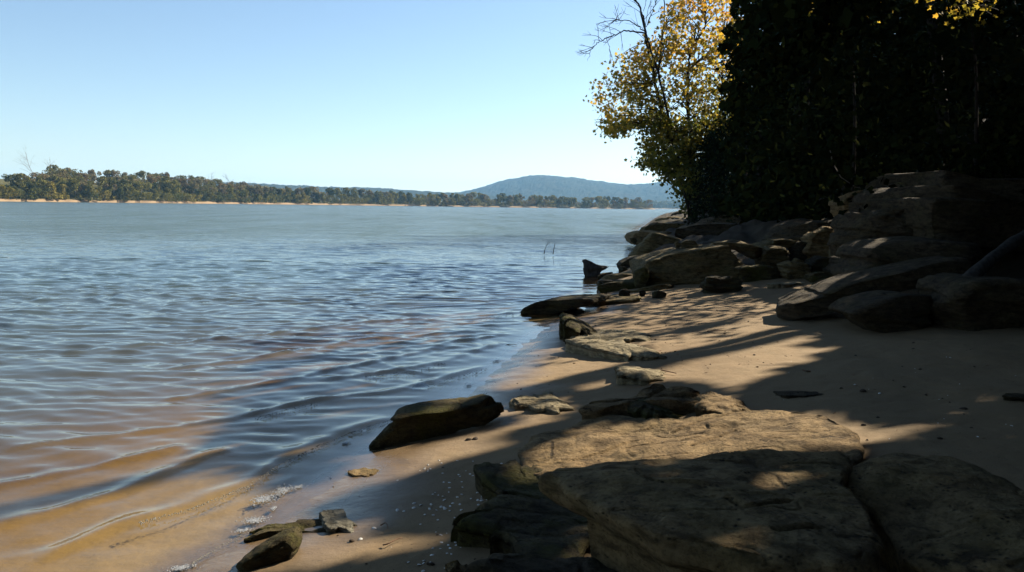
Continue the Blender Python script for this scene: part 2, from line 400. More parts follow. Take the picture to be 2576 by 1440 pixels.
# water: wave crests traced along the shore plus wind ripples
CRESTS = [  # (pixels along the crest, height in metres)
    ([(60, 1440), (250, 1352), (350, 1312), (480, 1277), (620, 1220), (720, 1152), (800, 1118), (880, 1085), (990, 1052)], .030),
    ([(-80, 1352), (150, 1290), (300, 1245), (430, 1190), (520, 1152), (600, 1132)], .028),
    ([(-80, 1245), (200, 1188), (400, 1148), (480, 1122)], .024),
    ([(-80, 1150), (300, 1100), (450, 1080), (620, 1050), (700, 1030), (800, 1010), (980, 990), (1060, 970), (1130, 950), (1230, 922)], .028),
    ([(350, 1020), (550, 990), (750, 955), (840, 932), (940, 915), (1050, 890), (1130, 865), (1290, 842)], .030),
    ([(780, 966), (920, 945), (1030, 930), (1120, 912), (1190, 888), (1280, 862)], .020),
    ([(300, 945), (600, 912), (800, 880), (900, 857), (1020, 850), (1130, 838)], .030),
    ([(1180, 800), (1240, 794), (1310, 786)], .02),
    ([(0, 905), (400, 870), (700, 840), (900, 815), (1100, 800)], .026),
    ([(450, 1330), (560, 1290), (680, 1240), (760, 1190)], .008)]
wy = np.concatenate([np.linspace(-60, 0, 40, endpoint=False), np.arange(0, 2.4, .12), np.arange(2.4, 24, .045), 24 * np.exp(np.arange(0, np.log(1500 / 24), .0052))])
wu = np.concatenate([np.linspace(0, .5, 300, endpoint=False), np.linspace(.5, 1, 160)])
U, WY = np.meshgrid(wu, wy)
Wd = 9 + 1.05 * np.clip(WY, 0, None)
sx_ = shore_x(WY)
WX = sx_ + 1.0 - Wd * U
off = np.clip(sx_ - WX, -1, None)                                  # metres out from the shoreline
dyl = np.gradient(wy)[:, None]; dxl = np.abs(np.gradient(WX, axis=1)); cell = np.maximum(np.interp(WY, [0, 12, 26, 1500], [.036, .036, .11, 6.3]), dxl)
WZ = np.zeros_like(WX)
wr = np.random.default_rng(12)
warpx = n2(WX, WY, .35, off=2, octaves=2) * .5; warpy = n2(WX, WY, .35, off=8, octaves=2) * .5
ang0 = R(-97)
for k in range(40):
    lam = .20 * 1.05 ** k * wr.uniform(.9, 1.1)
    a = ang0 + wr.normal(0, .48); kx, ky = math.cos(a) * 2 * np.pi / lam, math.sin(a) * 2 * np.pi / lam
    amp = (.0060 if lam < .45 else .0028) * lam ** .85 * sstep(2.2, 4.5, lam / cell)
    ph = kx * (WX + warpx) + ky * (WY + warpy) + wr.uniform(0, 6.28)
    s_ = np.sin(ph)
    WZ += amp * (s_ - .35 * np.cos(2 * ph))
gust = .75 + .35 * n2(WX, WY, .10, .06, off=31, octaves=2)
shoal = .62 * sstep(.08, .6, off) + .38 * sstep(.6, 4, off)
WZ *= gust * (.08 + .92 * shoal)
m = (WY > 1.5) & (WY < 16)
wx1, wy1 = WX[m], WY[m]; add = np.zeros_like(wx1)
for pts, hgt in CRESTS:
    P = np.array([at_z(a, b, 0)[:2] for a, b in pts])
    best = np.full(wx1.shape, 1e9); sgn = np.zeros_like(wx1); par = np.zeros_like(wx1)
    for k in range(len(P) - 1):
        e = P[k + 1] - P[k]; L = np.hypot(*e)
        q = np.stack([wx1 - P[k, 0], wy1 - P[k, 1]], -1); tt = np.clip((q @ e) / L ** 2, 0, 1)
        dx = q[:, 0] - tt * e[0]; dy = q[:, 1] - tt * e[1]; dd = np.hypot(dx, dy)
        u_ = dd < best; best[u_] = dd[u_]; sgn[u_] = (np.sign(e[0] * q[:, 1] - e[1] * q[:, 0]))[u_]
        if k == 0: par[u_] = tt[u_] * .5
        elif k == len(P) - 2: par[u_] = (1 - tt[u_]) * .5
        else: par[u_] = .5
    w_ = .042 * (1 + .35 * noise(np.stack([wx1 * 3, wy1 * 3, np.full_like(wx1, hgt * 100)], -1)))
    prof = np.where(sgn < 0, np.exp(-(best / w_) ** 2), np.exp(-(best / (w_ * 2.2)) ** 2))   # steep toward the land
    add += hgt * .80 * prof * sstep(0, .25, par) * (.8 + .5 * noise(np.stack([wx1 * 1.7, wy1 * 1.7, np.full_like(wx1, hgt * 300)], -1)))
WZ[m] += add
depth = np.clip(-ground_h(WX, WY), 0, 3) + np.clip(WZ, -.02, .03) * .5
far = sstep(14, 60, WY)
WZ = WZ + .012
tag(obj('water', mesh_np('water', np.stack([WX.ravel(), WY.ravel(), WZ.ravel()], -1), grid_faces(*WX.shape), {'depth': np.clip(depth, 0, 3).ravel(), 'far': far.ravel()}), M['water']), kind='structure')

# ------------------------------------------------------------------ setting: far bank, hills
BANK = [(-900, 300), (-400, 350), (0, 420), (400, 520), (760, 680), (1000, 800), (1300, 900), (1560, 985), (1648, 1010)]
bpx = np.linspace(-900, 1650, 220); bD = np.interp(bpx, [b[0] for b in BANK], [b[1] for b in BANK])
def bank_pt(px, w=0.0):
    D_ = float(np.interp(px, [b[0] for b in BANK], [b[1] for b in BANK]))
    yv = np.interp(px, [-900, 0, 1650], [490, 508.2, 527]); v = ray(px, yv); p = v * (D_ / v[1])
    return np.array([p[0] - .25 * w, p[1] + w])
def bank_h(px, w):
    up = 1.1 * sstep(0, 2.5, w) + .7 * sstep(2.5, 8, w) + .8 * sstep(8, 60, w)
    rise = 8 * sstep(10, 150, w) * (1 - sstep(350, 780, px)) + 3 * sstep(10, 90, w)
    return np.where(w < 0, .12 * w, up + rise)
ws = np.array([-12, -4, -1, 0, .7, 1.5, 2.5, 4, 6, 9, 14, 22, 35, 55, 80, 110, 150, 220, 400, 700.])
P_, W_ = np.meshgrid(bpx, ws); bx = np.zeros_like(P_); by = np.zeros_like(P_)
for i in range(P_.shape[0]):
    for j in range(P_.shape[1]):
        bx[i, j], by[i, j] = bank_pt(P_[i, j], W_[i, j] + 1.4 * math.sin(P_[i, j] * .13) * (W_[i, j] < 5))
bz = bank_h(P_, W_) + np.where(W_ > 1, n2(bx, by, .08, off=7, octaves=3) * .45, 0)
tag(obj('far_bank', mesh_np('far_bank', np.stack([bx.ravel(), by.ravel(), bz.ravel()], -1), grid_faces(*P_.shape)), M['bank']), kind='structure')

def ridge(name, D0, half, line, ncol, step=1.0):
    px = np.linspace(line[0][0], line[-1][0], ncol); py = np.interp(px, [a for a, b in line], [b for a, b in line])
    k = np.ones(9) / 9; py = np.convolve(np.pad(py, 4, 'edge'), k, 'valid')
    top = np.array([at_y(a, b, D0) for a, b in zip(px, py)])
    rows = []
    for s in np.linspace(-1, 1, 61):
        z = top[:, 2] * (1 - sstep(0, 1, abs(s))) - 3.4 * sstep(.7, 1, abs(s))
        x = top[:, 0] * (1 + s * half / D0); y = top[:, 1] + s * half
        rows.append(np.stack([x, y, z], -1))
    V = np.array(rows)
    lift = np.clip(V[..., 2] / 60, 0, 1)
    V[..., 2] += lift * (n2(V[..., 0], V[..., 1], .05, .05, off=3, octaves=3) * 4.0 + n2(V[..., 0], V[..., 1], .004, off=6) * 5 - 4)
    tag(obj(name, mesh_np(name, V.reshape(-1, 3), grid_faces(*V.shape[:2]), smooth=False), M['hill']), kind='structure')
ridge('hill', 4200, 1500, [(980, 520), (1060, 496), (1130, 487), (1200, 473), (1270, 453), (1330, 441), (1360, 439), (1430, 444), (1500, 453), (1560, 461), (1620, 464), (1665, 457), (1720, 455), (1850, 470), (2100, 490), (2400, 530)], 520)
ridge('low_ridge', 3000, 900, [(380, 508), (480, 470), (560, 458), (640, 460), (700, 463), (830, 469), (960, 474), (1130, 482), (1260, 494), (1420, 520)], 320)

# ------------------------------------------------------------------ rocks
ROCKS = 0
def seed_off():
    global ROCKS
    ROCKS += 1; return ROCKS * 13.7
def roughen(V, cen, amp, size, strata=1.0, seed=0.0, zs=2.4):
    q = (V - cen) / size
    q = q * np.array([1, 1, zs]) + seed
    n = fbm(q * 2.2, 4, .55)
    rg = 1 - np.abs(noise(q * np.array([1.2, 1.2, 2.2]) + 40))            # ridged: ledges and joints
    n = n * 1.0 + strata * .9 * (rg - .7) + .35 * np.sign(noise(q * np.array([3, 3, 4.]) + 71)) * np.abs(noise(q * np.array([3, 3, 4.]) + 71)) ** .5
    lh = max(.05, size * .085); zz = V[:, 2] + .35 * lh * noise(q * 1.7 + 5) + .12 * (V[:, 0] - cen[0]); ly = np.floor(zz / lh)
    n = n + strata * .9 * _hash(ly.astype(np.int64), np.full(len(V), int(seed * 10)), np.zeros(len(V), np.int64))
    d = V - cen; d[:, 2] *= .45; d /= np.linalg.norm(d, axis=1)[:, None] + 1e-9
    return V + d * (n * amp * size)[:, None]
def boulder(name, label, poly, D=None, Y=None, mat='tan_rock', amp=.05, taper=.9, shift=0.0, lift=0.0, n=90, bevel=.13, sink=.15, group=None, strata=1.0, cat='rock', cuts=7, Y2=None):
    """a solid rock: its traced front outline at its own distance, carried back by its depth D and rounded"""
    P = np.asarray(poly, float)
    if Y is None:
        lo = P[P[:, 1] > P[:, 1].max() - .12 * np.ptp(P[:, 1]) - 1]
        g = on_ground(lo[:, 0].mean(), lo[:, 1].mean()); Y = g[1]
    Q = resample(P, n, 1)
    F3 = np.array([at_y(a, b, Y if Y2 is None else Y + (Y2 - Y) * (a - P[:, 0].min()) / np.ptp(P[:, 0])) for a, b in Q])
    size = max(np.ptp(F3[:, 0]), np.ptp(F3[:, 2]))
    w, h = np.ptp(F3[:, 0]), np.ptp(F3[:, 2])
    D = D if D is not None else .7 * w
    low = 1 - sstep(0, .22, (F3[:, 2] - F3[:, 2].min()) / h)
    F3[:, 2] -= low * sink
    cen = F3.mean(0)
    r = bevel * min(D, h)
    rings = []
    inner = [.08, .18, .3, .42, .54, .66, .77, .87, .95]
    e = r / max(min(w, h), 1e-3)
    for s in inner: rings.append((-r * .9 * (1 - .25 * s * s), s * (1 - e)))
    for a in np.linspace(15, 90, 5): rings.append((-r * .9 * math.cos(R(a)), 1 - e * (1 - math.sin(R(a)))))
    for s in np.linspace(.15, 1, 7): rings.append(((D - 2 * r) * s, 1 + (taper - 1) * s))
    for a in np.linspace(75, 10, 5): rings.append((D - 2 * r + r * math.cos(R(a)), taper * (1 - e * (1 - math.sin(R(a))))))
    for s in inner[::-1]: rings.append((D - r, taper * s * (1 - e)))
    RR = []
    for dy, sc in rings:
        q = cen + (F3 - cen) * sc
        t_ = max(dy, 0) / max(D, 1e-3)
        q = q + np.array([shift * t_, dy + r * .9, lift * t_]); RR.append(q)
    V, F = loft(RR)
    c2 = V.mean(0); so = seed_off(); rr = np.random.default_rng(int(so * 10)); Vc = V - c2
    for _ in range(cuts):
        nn = rr.normal(size=3) * np.array([1.0, .9, .45]); nn[1] -= .3; nn /= np.linalg.norm(nn); pr = Vc @ nn
        hh_ = pr.max() * rr.uniform(.68, .93); Vc = Vc - np.clip(pr - hh_, 0, None)[:, None] * nn * .85
    V = roughen(Vc + c2, c2, amp, size, strata, so)
    return based(name, V, F, M[mat], label=label, cat=cat, group=group)
def slab(name, label, pts, ztop, T, mat='tan_rock', dome=.0, amp=.03, n=140, rings=26, under=.0, round_=.05, cracks=(), hollows=(), group=None, strata=.6, skirt=.25, tilt=None, cat='rock'):
    """a low slab: its traced upper rim at height ztop (or a height for each point), rounded edge, sides going down into the sand"""
    P = []
    for p in pts:
        if ztop is None: P.append(on_ground(p[0], p[1], p[2] if len(p) > 2 else T))
        else: P.append(at_z(p[0], p[1], p[2] if len(p) > 2 else ztop))
    zt = float(np.mean([q[2] for q in P]))
    P = resample(np.array(P), n, 1)
    if ztop is None and np.ptp(P[:, 0]) < 1.3:                       # small stones: ragged outline, right end sinking into the sand
        c0 = P.mean(0); w0 = np.ptp(P[:, 0]); k0 = ROCKS * 3.1 + 1
        P[:, :2] += (P[:, :2] - c0[:2]) * (.20 * fbm(P / w0 * 3.2 + k0, 3, .6) + .10 * np.sign(noise(P / w0 * 4.5 + k0 + 9)))[:, None]
        P[:, 2] -= (P[:, 0] - c0[0]) / w0 * T * 1.35 - .05 * T
    cen = P.mean(0); size = max(np.ptp(P[:, 0]), np.ptp(P[:, 1]))
    mind = min(np.ptp(P[:, 0]), np.ptp(P[:, 1])); e = round_ / max(mind * .5, 1e-3)
    RR = []
    for zz, sc in ((-T - skirt, 1 - under * 1.3), (-T, 1 - under), (-T * .75, 1 - under * .35), (-T * .5, 1.0), (-T * .3, 1 + e * .25)):
        q = cen + (P - cen) * sc; q[:, 2] = P[:, 2] + zz; RR.append(q)
    for a in np.linspace(0, 90, 6):
        q = cen + (P - cen) * (1 + e * .25 - e * (1 - math.cos(R(a))) * 1.2); q[:, 2] = P[:, 2] - round_ * (1 - math.sin(R(a))); RR.append(q)
    s0 = 1 - e * 1.0
    for s in np.linspace(s0 * .97, .03, rings):
        q = cen + (P - cen) * s; q[:, 2] = P[:, 2] * s + cen[2] * (1 - s) + dome * (1 - s * s); RR.append(q)
    V, F = loft(RR, close_start=False)
    so = seed_off()
    nrm = fbm(V / size * 2.6 + so, 4, .5); fine = fbm(V / .22 * np.array([1, 1, 3]) + so, 4, .6) - .9 * np.clip(1 - 9 * np.abs(noise(V / .30 * np.array([1, 1.9, 1]) + so + 3)), 0, 1)
    ridgy = 1 - np.abs(noise(V / size * np.array([2.2, 3.4, 4]) + so + 9))
    rad = np.concatenate([np.full(n * 10, 1.0), np.repeat(np.r_[1.0, np.linspace(s0 * .97, .03, rings)], n)]); rad = np.r_[rad, np.zeros(len(V) - len(rad))]
    win = .12 + .88 * sstep(0, .5, 1 - rad)
    V[:, 2] += win * ((nrm * amp * .7 + (ridgy - .6) * amp * .5 * strata) * size * .6) + fine * min(.010, .02 * size)
    side = np.zeros(len(V)); side[:n * 10] = 1
    out = V[:, :2] - cen[:2]; out /= np.linalg.norm(out, axis=1)[:, None] + 1e-9
    V[:, :2] += out * (side * (fbm(V / .3 * np.array([1, 1, 2.5]) + so, 3) * min(.035, .03 * size)))[:, None]
    for line, dep, wd in cracks:
        C = np.array([at_z(a, b, zt)[:2] for a, b in line]); best = np.full(len(V), 9.)
        for k in range(len(C) - 1):
            e2 = C[k + 1] - C[k]; q = V[:, :2] - C[k]; tt = np.clip((q @ e2) / (e2 @ e2), 0, 1)
            best = np.minimum(best, np.linalg.norm(q - tt[:, None] * e2, axis=1))
        V[:, 2] -= dep * np.exp(-(best / wd) ** 2)
    for (a, b), dep, wx, wy_ in hollows:
        c = at_z(a, b, zt); V[:, 2] -= dep * np.exp(-((V[:, 0] - c[0]) / wx) ** 2 - ((V[:, 1] - c[1]) / wy_) ** 2)
    return based(name, V, F, M[mat], label=label, cat=cat, group=group)

GS = 'flat slabs in the sand'
# big slab in the foreground and its neighbours
slab('foreground_slab', 'huge brown pitted sandstone slab in shade filling the foreground, with undercut front edge',
     [(1335, 1182), (1450, 1166), (1600, 1152), (1700, 1156), (1800, 1142), (1880, 1130), (1960, 1127), (2040, 1137), (2110, 1130), (2150, 1150), (2120, 1210), (2160, 1245), (2182, 1268), (2208, 1310), (2224, 1366), (2200, 1398), (2120, 1418), (2050, 1408), (1963, 1414), (1876, 1402), (1806, 1372), (1725, 1354), (1660, 1346), (1590, 1306), (1535, 1284), (1430, 1220)],
     .62, .17, 'brown_rock', dome=.02, amp=.04, n=420, rings=90, under=.24, round_=.03,
     cracks=[([(1830, 1265), (1870, 1285), (1905, 1283), (1990, 1262)], .022, .012), ([(1950, 1345), (2060, 1335)], .02, .012)])
slab('foreground_slab', 'broad shaded sandstone block at lower right, split from the huge slab by a dark gap',
     [(2118, 1208, .58), (2150, 1165, .60), (2230, 1132, .60), (2330, 1136, .60), (2420, 1150, .6), (2500, 1180, .6), (2620, 1240, .6), (2800, 1360, .6), (2800, 1500, .6), (2560, 1470, .56), (2420, 1430, .54), (2330, 1400, .52), (2262, 1376, .50), (2240, 1310, .52), (2200, 1258, .55)],
     .58, .22, 'brown_rock', dome=.02, amp=.045, n=300, rings=60, under=.15, round_=.05)
slab('sunlit_slab', 'wide pale sunlit sandstone slab with dark cracks just behind the huge foreground slab',
     [(1318, 1105), (1390, 1082), (1450, 1062), (1500, 1040), (1560, 1044), (1620, 1052), (1720, 1050), (1850, 1032), (1950, 1028), (2040, 1036), (2110, 1056), (2165, 1092), (2170, 1130), (2100, 1190), (1900, 1210), (1700, 1215), (1500, 1210), (1380, 1200), (1330, 1190), (1306, 1150)],
     None, .07, 'tan_rock', dome=.01, amp=.03, n=360, rings=80, round_=.025,
     cracks=[([(1692, 1082), (1740, 1070), (1800, 1058), (1870, 1044)], .02, .011), ([(1440, 1130), (1520, 1115), (1600, 1098)], .016, .010), ([(1380, 1165), (1420, 1150)], .02, .012), ([(1740, 1128), (1800, 1112), (1850, 1098)], .014, .01), ([(1560, 1080), (1640, 1066)], .012, .009), ([(1900, 1110), (1990, 1085)], .010, .009)],
     hollows=[((1640, 1078), .02, .12, .06), ((1820, 1085), .025, .2, .05)])
slab('mossy_slab', 'low mossy slab stepping down to the sand at the left of the huge slab',
     [(1300, 1165), (1255, 1195), (1208, 1222), (1262, 1248), (1236, 1275), (1210, 1300), (1150, 1330), (1185, 1352), (1260, 1368), (1340, 1380), (1470, 1390), (1560, 1340), (1480, 1240), (1400, 1170)],
     None, .07, 'moss_rock', dome=.01, amp=.05, n=200, rings=40, round_=.04, cracks=[([(1262, 1248), (1300, 1240), (1345, 1250)], .05, .02)])
slab('grey_slab', 'pale grey slab in the dark gap at the bottom edge, under the huge slab',
     [(1180, 1440), (1260, 1412), (1350, 1396), (1450, 1386), (1540, 1390), (1640, 1440), (1660, 1520), (1400, 1560), (1190, 1500)], None, .12, 'grey_rock', amp=.03, n=120, rings=24)
slab('buried_rock', 'small brown rock tip poking from the sand at the bottom edge', [(1128, 1432), (1150, 1412), (1180, 1412), (1196, 1428), (1200, 1460), (1130, 1470)], None, .08, 'brown_rock', dome=.02, n=60, rings=10)
# hollow ridge behind the sunlit slab
slab('ridge_rock', 'long curved tan ridge of rock behind a dark hollow near the sunlit slab',
     [(1452, 1058, 0.04), (1500, 1030, 0.06), (1560, 1010, 0.08), (1610, 985, 0.14), (1650, 966, 0.18), (1720, 963, 0.18), (1780, 968, 0.15), (1826, 984, 0.08), (1800, 994, 0.10), (1740, 990, 0.14), (1690, 1000, 0.14), (1640, 1012, 0.12), (1580, 1028, 0.08), (1500, 1060, 0.04)], None, .14, 'tan_rock', amp=.03, n=160, rings=26, round_=.03, dome=.02,
     cracks=[([(1560, 1022), (1640, 1000), (1720, 976)], .03, .014)])
slab('mossy_boulder', 'dark mossy rounded lump in the hollow below the curved ridge', [(1588, 1040), (1600, 1012), (1640, 1000), (1690, 1002), (1720, 1018), (1700, 1044), (1640, 1056)], None, .07, 'moss_rock', dome=.03, n=100, rings=20, round_=.06)
slab('hollow_rock', 'smooth tan hump with a shaded left side at right end of the hollow', [(1752, 1020), (1770, 992), (1820, 982), (1870, 1000), (1880, 1026), (1820, 1040), (1770, 1042)], None, .06, 'tan_rock', dome=.02, n=90, rings=16, round_=.05)
# small slabs along the beach
slab('low_slab', 'cream sunlit slab with ragged left end, upper of the pair in mid beach', [(1440, 852), (1462, 836), (1520, 828), (1580, 826), (1640, 838), (1620, 850), (1560, 856), (1500, 862), (1460, 864)], None, .05, 'pale_rock', amp=.02, n=120, rings=20, round_=.03, dome=.02)
slab('low_slab', 'lens shaped slab with dark mossy front edge, lower of the pair in mid beach', [(1440, 868), (1500, 864), (1560, 854), (1610, 862), (1668, 882), (1640, 892), (1580, 892), (1510, 886), (1460, 878)], None, .07, 'pale_rock', amp=.02, n=130, rings=22, round_=.03, dome=.03)
slab('mossy_boulder', 'small mossy boulder at the shoreline behind the cream slab', [(1412, 818), (1416, 803), (1446, 798), (1496, 804), (1506, 820), (1470, 834), (1430, 832)], None, .16, 'moss_rock', dome=.04, n=80, rings=14, round_=.06)
slab('small_rock', 'small tan rock with dark left end alone on the sunlit sand', [(1550, 938), (1562, 928), (1600, 921), (1650, 920), (1682, 936), (1650, 946), (1600, 952), (1558, 950)], None, .06, 'pale_rock', dome=.02, n=90, rings=16, round_=.04)
slab('low_slab', 'pale grey rock mostly buried in streaky shadow behind the log shaped rock', [(1292, 1020), (1330, 1000), (1350, 986), (1390, 990), (1420, 1008), (1445, 1024), (1400, 1034), (1350, 1030)], None, .03, 'pale_rock', amp=.03, dome=.02, n=90, rings=16, round_=.03)
slab('buried_slab', 'thin greenish buried slab near the water at lower left, above the short mossy log rock', [(612, 1362), (640, 1338), (720, 1318), (820, 1300), (880, 1310), (870, 1330), (800, 1334), (720, 1338), (650, 1350)], None, .016, 'moss_rock', amp=.02, n=90, rings=16, round_=.02)
slab('pale_patch', 'cream flaky stone lying flat on the sand at the end of the thin buried slab', [(808, 1305), (815, 1288), (850, 1282), (878, 1288), (876, 1305), (898, 1314), (880, 1330), (840, 1336), (820, 1325)], None, .018, 'cream_stone', amp=.02, n=70, rings=12, round_=.008)
slab('buried_slab', 'small flat stone almost buried in sand below the log shaped rock', [(868, 1188), (910, 1176), (950, 1178), (955, 1192), (900, 1200)], None, .006, 'brown_rock', n=50, rings=8, round_=.01)
slab('pale_slab', 'thin blue grey stone flush with the shaded sand right of the ridge', [(1938, 986), (1990, 982), (2066, 986), (2050, 996), (1990, 1000), (1945, 996)], None, .010, 'grey_rock', n=60, rings=8, round_=.01, amp=.01)
slab('pale_slab', 'flat dark stone in the shaded sand at the right edge', [(2520, 996), (2560, 990), (2640, 990), (2640, 1004), (2560, 1004)], None, .02, 'grey_rock', n=60, rings=8, round_=.02)
# log shaped rocks
boulder('log_rock', 'long log shaped mossy rock lying on the sand at the water, lit on top', [(938, 1132), (944, 1108), (968, 1072), (1000, 1048), (1060, 1038), (1110, 1034), (1160, 1026), (1210, 1010), (1248, 1004), (1276, 1018), (1282, 1044), (1272, 1066), (1230, 1074), (1170, 1082), (1110, 1102), (1050, 1122), (990, 1136)], D=.30, mat='moss_rock', amp=.035, n=170, taper=.95, bevel=.22, sink=.05, lift=.02, Y=on_ground(950, 1132)[1], Y2=on_ground(1275, 1068)[1] + .05, cuts=3)
boulder('log_rock', 'short mossy log shaped rock cut off by the bottom edge', [(570, 1450), (600, 1418), (650, 1388), (700, 1358), (735, 1350), (752, 1372), (744, 1402), (720, 1440), (690, 1462), (620, 1470)], D=.2, mat='moss_rock', amp=.04, n=110, taper=.9, bevel=.24, sink=.08, Y=on_ground(600, 1452)[1], Y2=on_ground(735, 1408)[1], cuts=2)
boulder('small_rock', 'small dark rounded rock awash at the water edge', [(1034, 980), (1042, 970), (1056, 965), (1070, 970), (1078, 980)], D=.14, mat='dark_rock', n=50, sink=.06)
# ledges by the water
boulder('ledge_rock', 'dark pointed ledge running from beach into the river', [(1304, 790), (1326, 770), (1362, 757), (1420, 753), (1480, 751), (1492, 760), (1480, 771), (1440, 778), (1400, 790), (1370, 800), (1330, 800)], D=1.0, mat='dark_rock', amp=.025, n=110, shift=.5, sink=.08, bevel=.14, cuts=0)
slab('ledge_slab', 'sunlit tan plate on top of the dark pointed ledge', [(1400, 751), (1470, 745), (1540, 740), (1620, 744), (1600, 752), (1540, 757), (1480, 762), (1440, 755)], None, .07, 'shaded_tan_rock', n=90, rings=14, round_=.03)
boulder('ledge_rock', 'thin plate with a sunlit top at the water in front of the big block', [(1502, 703), (1520, 694), (1560, 691), (1596, 690), (1604, 698), (1600, 708), (1540, 712), (1506, 710)], D=.8, mat='shaded_tan_rock', amp=.03, n=80, shift=.2)
boulder('ledge_rock', 'yellow green mossy plate at the waterline, widest of the ledges', [(1503, 730), (1506, 718), (1540, 711), (1590, 708), (1640, 716), (1662, 728), (1640, 736), (1560, 736), (1520, 738)], D=.9, mat='moss_rock', amp=.03, n=90, shift=.3, Y=16.6)
boulder('ledge_rock', 'small dark stepped block at the waterline left of the mossy plate', [(1501, 716), (1506, 708), (1560, 706), (1580, 712), (1560, 722), (1504, 722)], D=.5, mat='dark_rock', amp=.03, n=60, Y=17.2)
boulder('ledge_rock', 'tan tilted plate pointing right below the big block', [(1560, 744), (1600, 730), (1650, 718), (1690, 715), (1694, 722), (1660, 732), (1610, 744)], D=.5, mat='shaded_tan_rock', amp=.03, n=70, Y=15.9, shift=.2)
boulder('small_rock', 'little dark pyramid rock among the ledges below the mossy plate', [(1553, 746), (1564, 730), (1576, 726), (1590, 738), (1592, 746)], mat='dark_rock', n=50, Y=14.9, D=.2)
boulder('small_rock', 'tiny dark stone just right of the little pyramid rock', [(1606, 738), (1612, 731), (1622, 732), (1626, 739)], mat='dark_rock', n=40, D=.12, Y=15.2)
boulder('small_rock', 'low dark stone right of the tiny stone at the edge of the ledges', [(1640, 742), (1646, 734), (1668, 732), (1682, 742), (1670, 748), (1646, 748)], mat='dark_rock', n=50, D=.2, Y=14.8)
boulder('small_rock', 'low dark hump on the sunlit plate of the pointed ledge', [(1496, 748), (1506, 740), (1522, 741), (1532, 749)], mat='brown_rock', n=40, D=.2, Y=14.2)
boulder('big_block', 'largest dark angular block between ledges and boulder pile, sunlit along its top', [(1612, 712), (1618, 680), (1622, 662), (1650, 652), (1684, 640), (1740, 630), (1790, 622), (1840, 618), (1880, 626), (1908, 640), (1912, 668), (1900, 692), (1860, 704), (1780, 714), (1690, 716)], D=1.6, mat='shaded_tan_rock', amp=.035, n=170, taper=.95, lift=.02, bevel=.10, sink=.2, Y=16.6, cuts=3)
boulder('small_rock', 'small pyramid rock with creased sunlit face leaning on the left end of the big block', [(1594, 700), (1598, 686), (1612, 674), (1630, 672), (1634, 690), (1630, 706), (1604, 708)], D=.3, mat='moss_rock', n=60, Y=16.3)
boulder('flat_rock', 'little flat rock with arched top sitting on the big block', [(1712, 622), (1716, 608), (1740, 604), (1756, 612), (1764, 624)], D=.3, mat='shaded_tan_rock', n=50, Y=17.6)
boulder('flat_rock', 'lit knob beside the little arched rock on the big block', [(1698, 618), (1700, 610), (1710, 609), (1714, 620)], D=.15, mat='shaded_tan_rock', n=40, Y=17.7)
boulder('flat_rock', 'thin ragged slab lying on the right end of the big block', [(1790, 622), (1800, 612), (1850, 610), (1900, 620), (1925, 628), (1918, 640), (1870, 632), (1820, 628)], D=.7, mat='shaded_tan_rock', n=70, Y=17.3)
boulder('shore_rock', 'sloping dark rock with lit left slope rising behind the big block', [(1572, 656), (1590, 640), (1606, 614), (1640, 588), (1650, 584), (1700, 600), (1760, 616), (1760, 660), (1640, 664)], D=3.0, mat='shaded_tan_rock', amp=.03, n=110, Y=26, taper=.9, shift=.5)
boulder('shore_rock', 'low dark rock shelf dipping into the water left of the big block', [(1560, 676), (1572, 660), (1600, 650), (1660, 646), (1690, 650), (1680, 672), (1600, 682)], D=1.6, mat='dark_rock', amp=.03, n=90, Y=21.5)
boulder('shore_rock', 'small black stone in the water beside the low shelf', [(1556, 684), (1562, 672), (1574, 671), (1582, 684)], D=.3, mat='dark_rock', n=40, Y=21)
boulder('shore_rock', 'half sunken dark stone beside the thin sunlit plate', [(1500, 698), (1520, 688), (1546, 686), (1548, 694), (1520, 700)], D=.4, mat='dark_rock', n=40, Y=20.3)
boulder('shore_ledge', 'broken reddish point of rock jutting into the river below the far ledges', [(1586, 604), (1592, 588), (1620, 582), (1660, 588), (1700, 584), (1700, 612), (1640, 608), (1600, 610)], D=2.5, mat='brown_rock', amp=.05, n=90, Y=36)
boulder('shore_ledge', 'small black tip of rock in the water at the broken point', [(1584, 604), (1590, 598), (1600, 598), (1606, 606)], D=.5, mat='dark_rock', n=40, Y=35)
boulder('shore_ledge', 'long ledge with a bright sunlit top, second from the trees', [(1600, 582), (1612, 572), (1650, 567), (1700, 562), (1740, 566), (1740, 592), (1640, 588)], D=4.5, mat='shaded_tan_rock', amp=.025, n=90, Y=46, shift=1.0, strata=.5)
boulder('shore_ledge', 'layered dark ledge above the bright ledge', [(1606, 572), (1630, 560), (1680, 554), (1740, 552), (1740, 578), (1640, 574)], D=4.5, mat='dark_rock', amp=.03, n=80, Y=54, shift=1.5)
boulder('shore_ledge', 'short sunlit step of rock below the block at the tree foot', [(1642, 558), (1650, 549), (1690, 545), (1730, 548), (1730, 562), (1660, 562)], D=4, mat='shaded_tan_rock', amp=.03, n=70, Y=64, shift=1)
boulder('shore_ledge', 'square dark block of ledge at the foot of the golden tree, farthest out', [(1688, 552), (1690, 538), (1700, 534), (1740, 532), (1790, 534), (1790, 558), (1700, 558)], D=6, mat='dark_rock', amp=.025, n=80, Y=70, shift=1)
boulder('shore_ledge', 'shaded ledge below the trees right of the sloping rock', [(1690, 600), (1720, 574), (1800, 562), (1900, 566), (1980, 580), (1990, 620), (1900, 620), (1760, 620)], D=4, mat='grey_rock', amp=.04, n=110, Y=27)
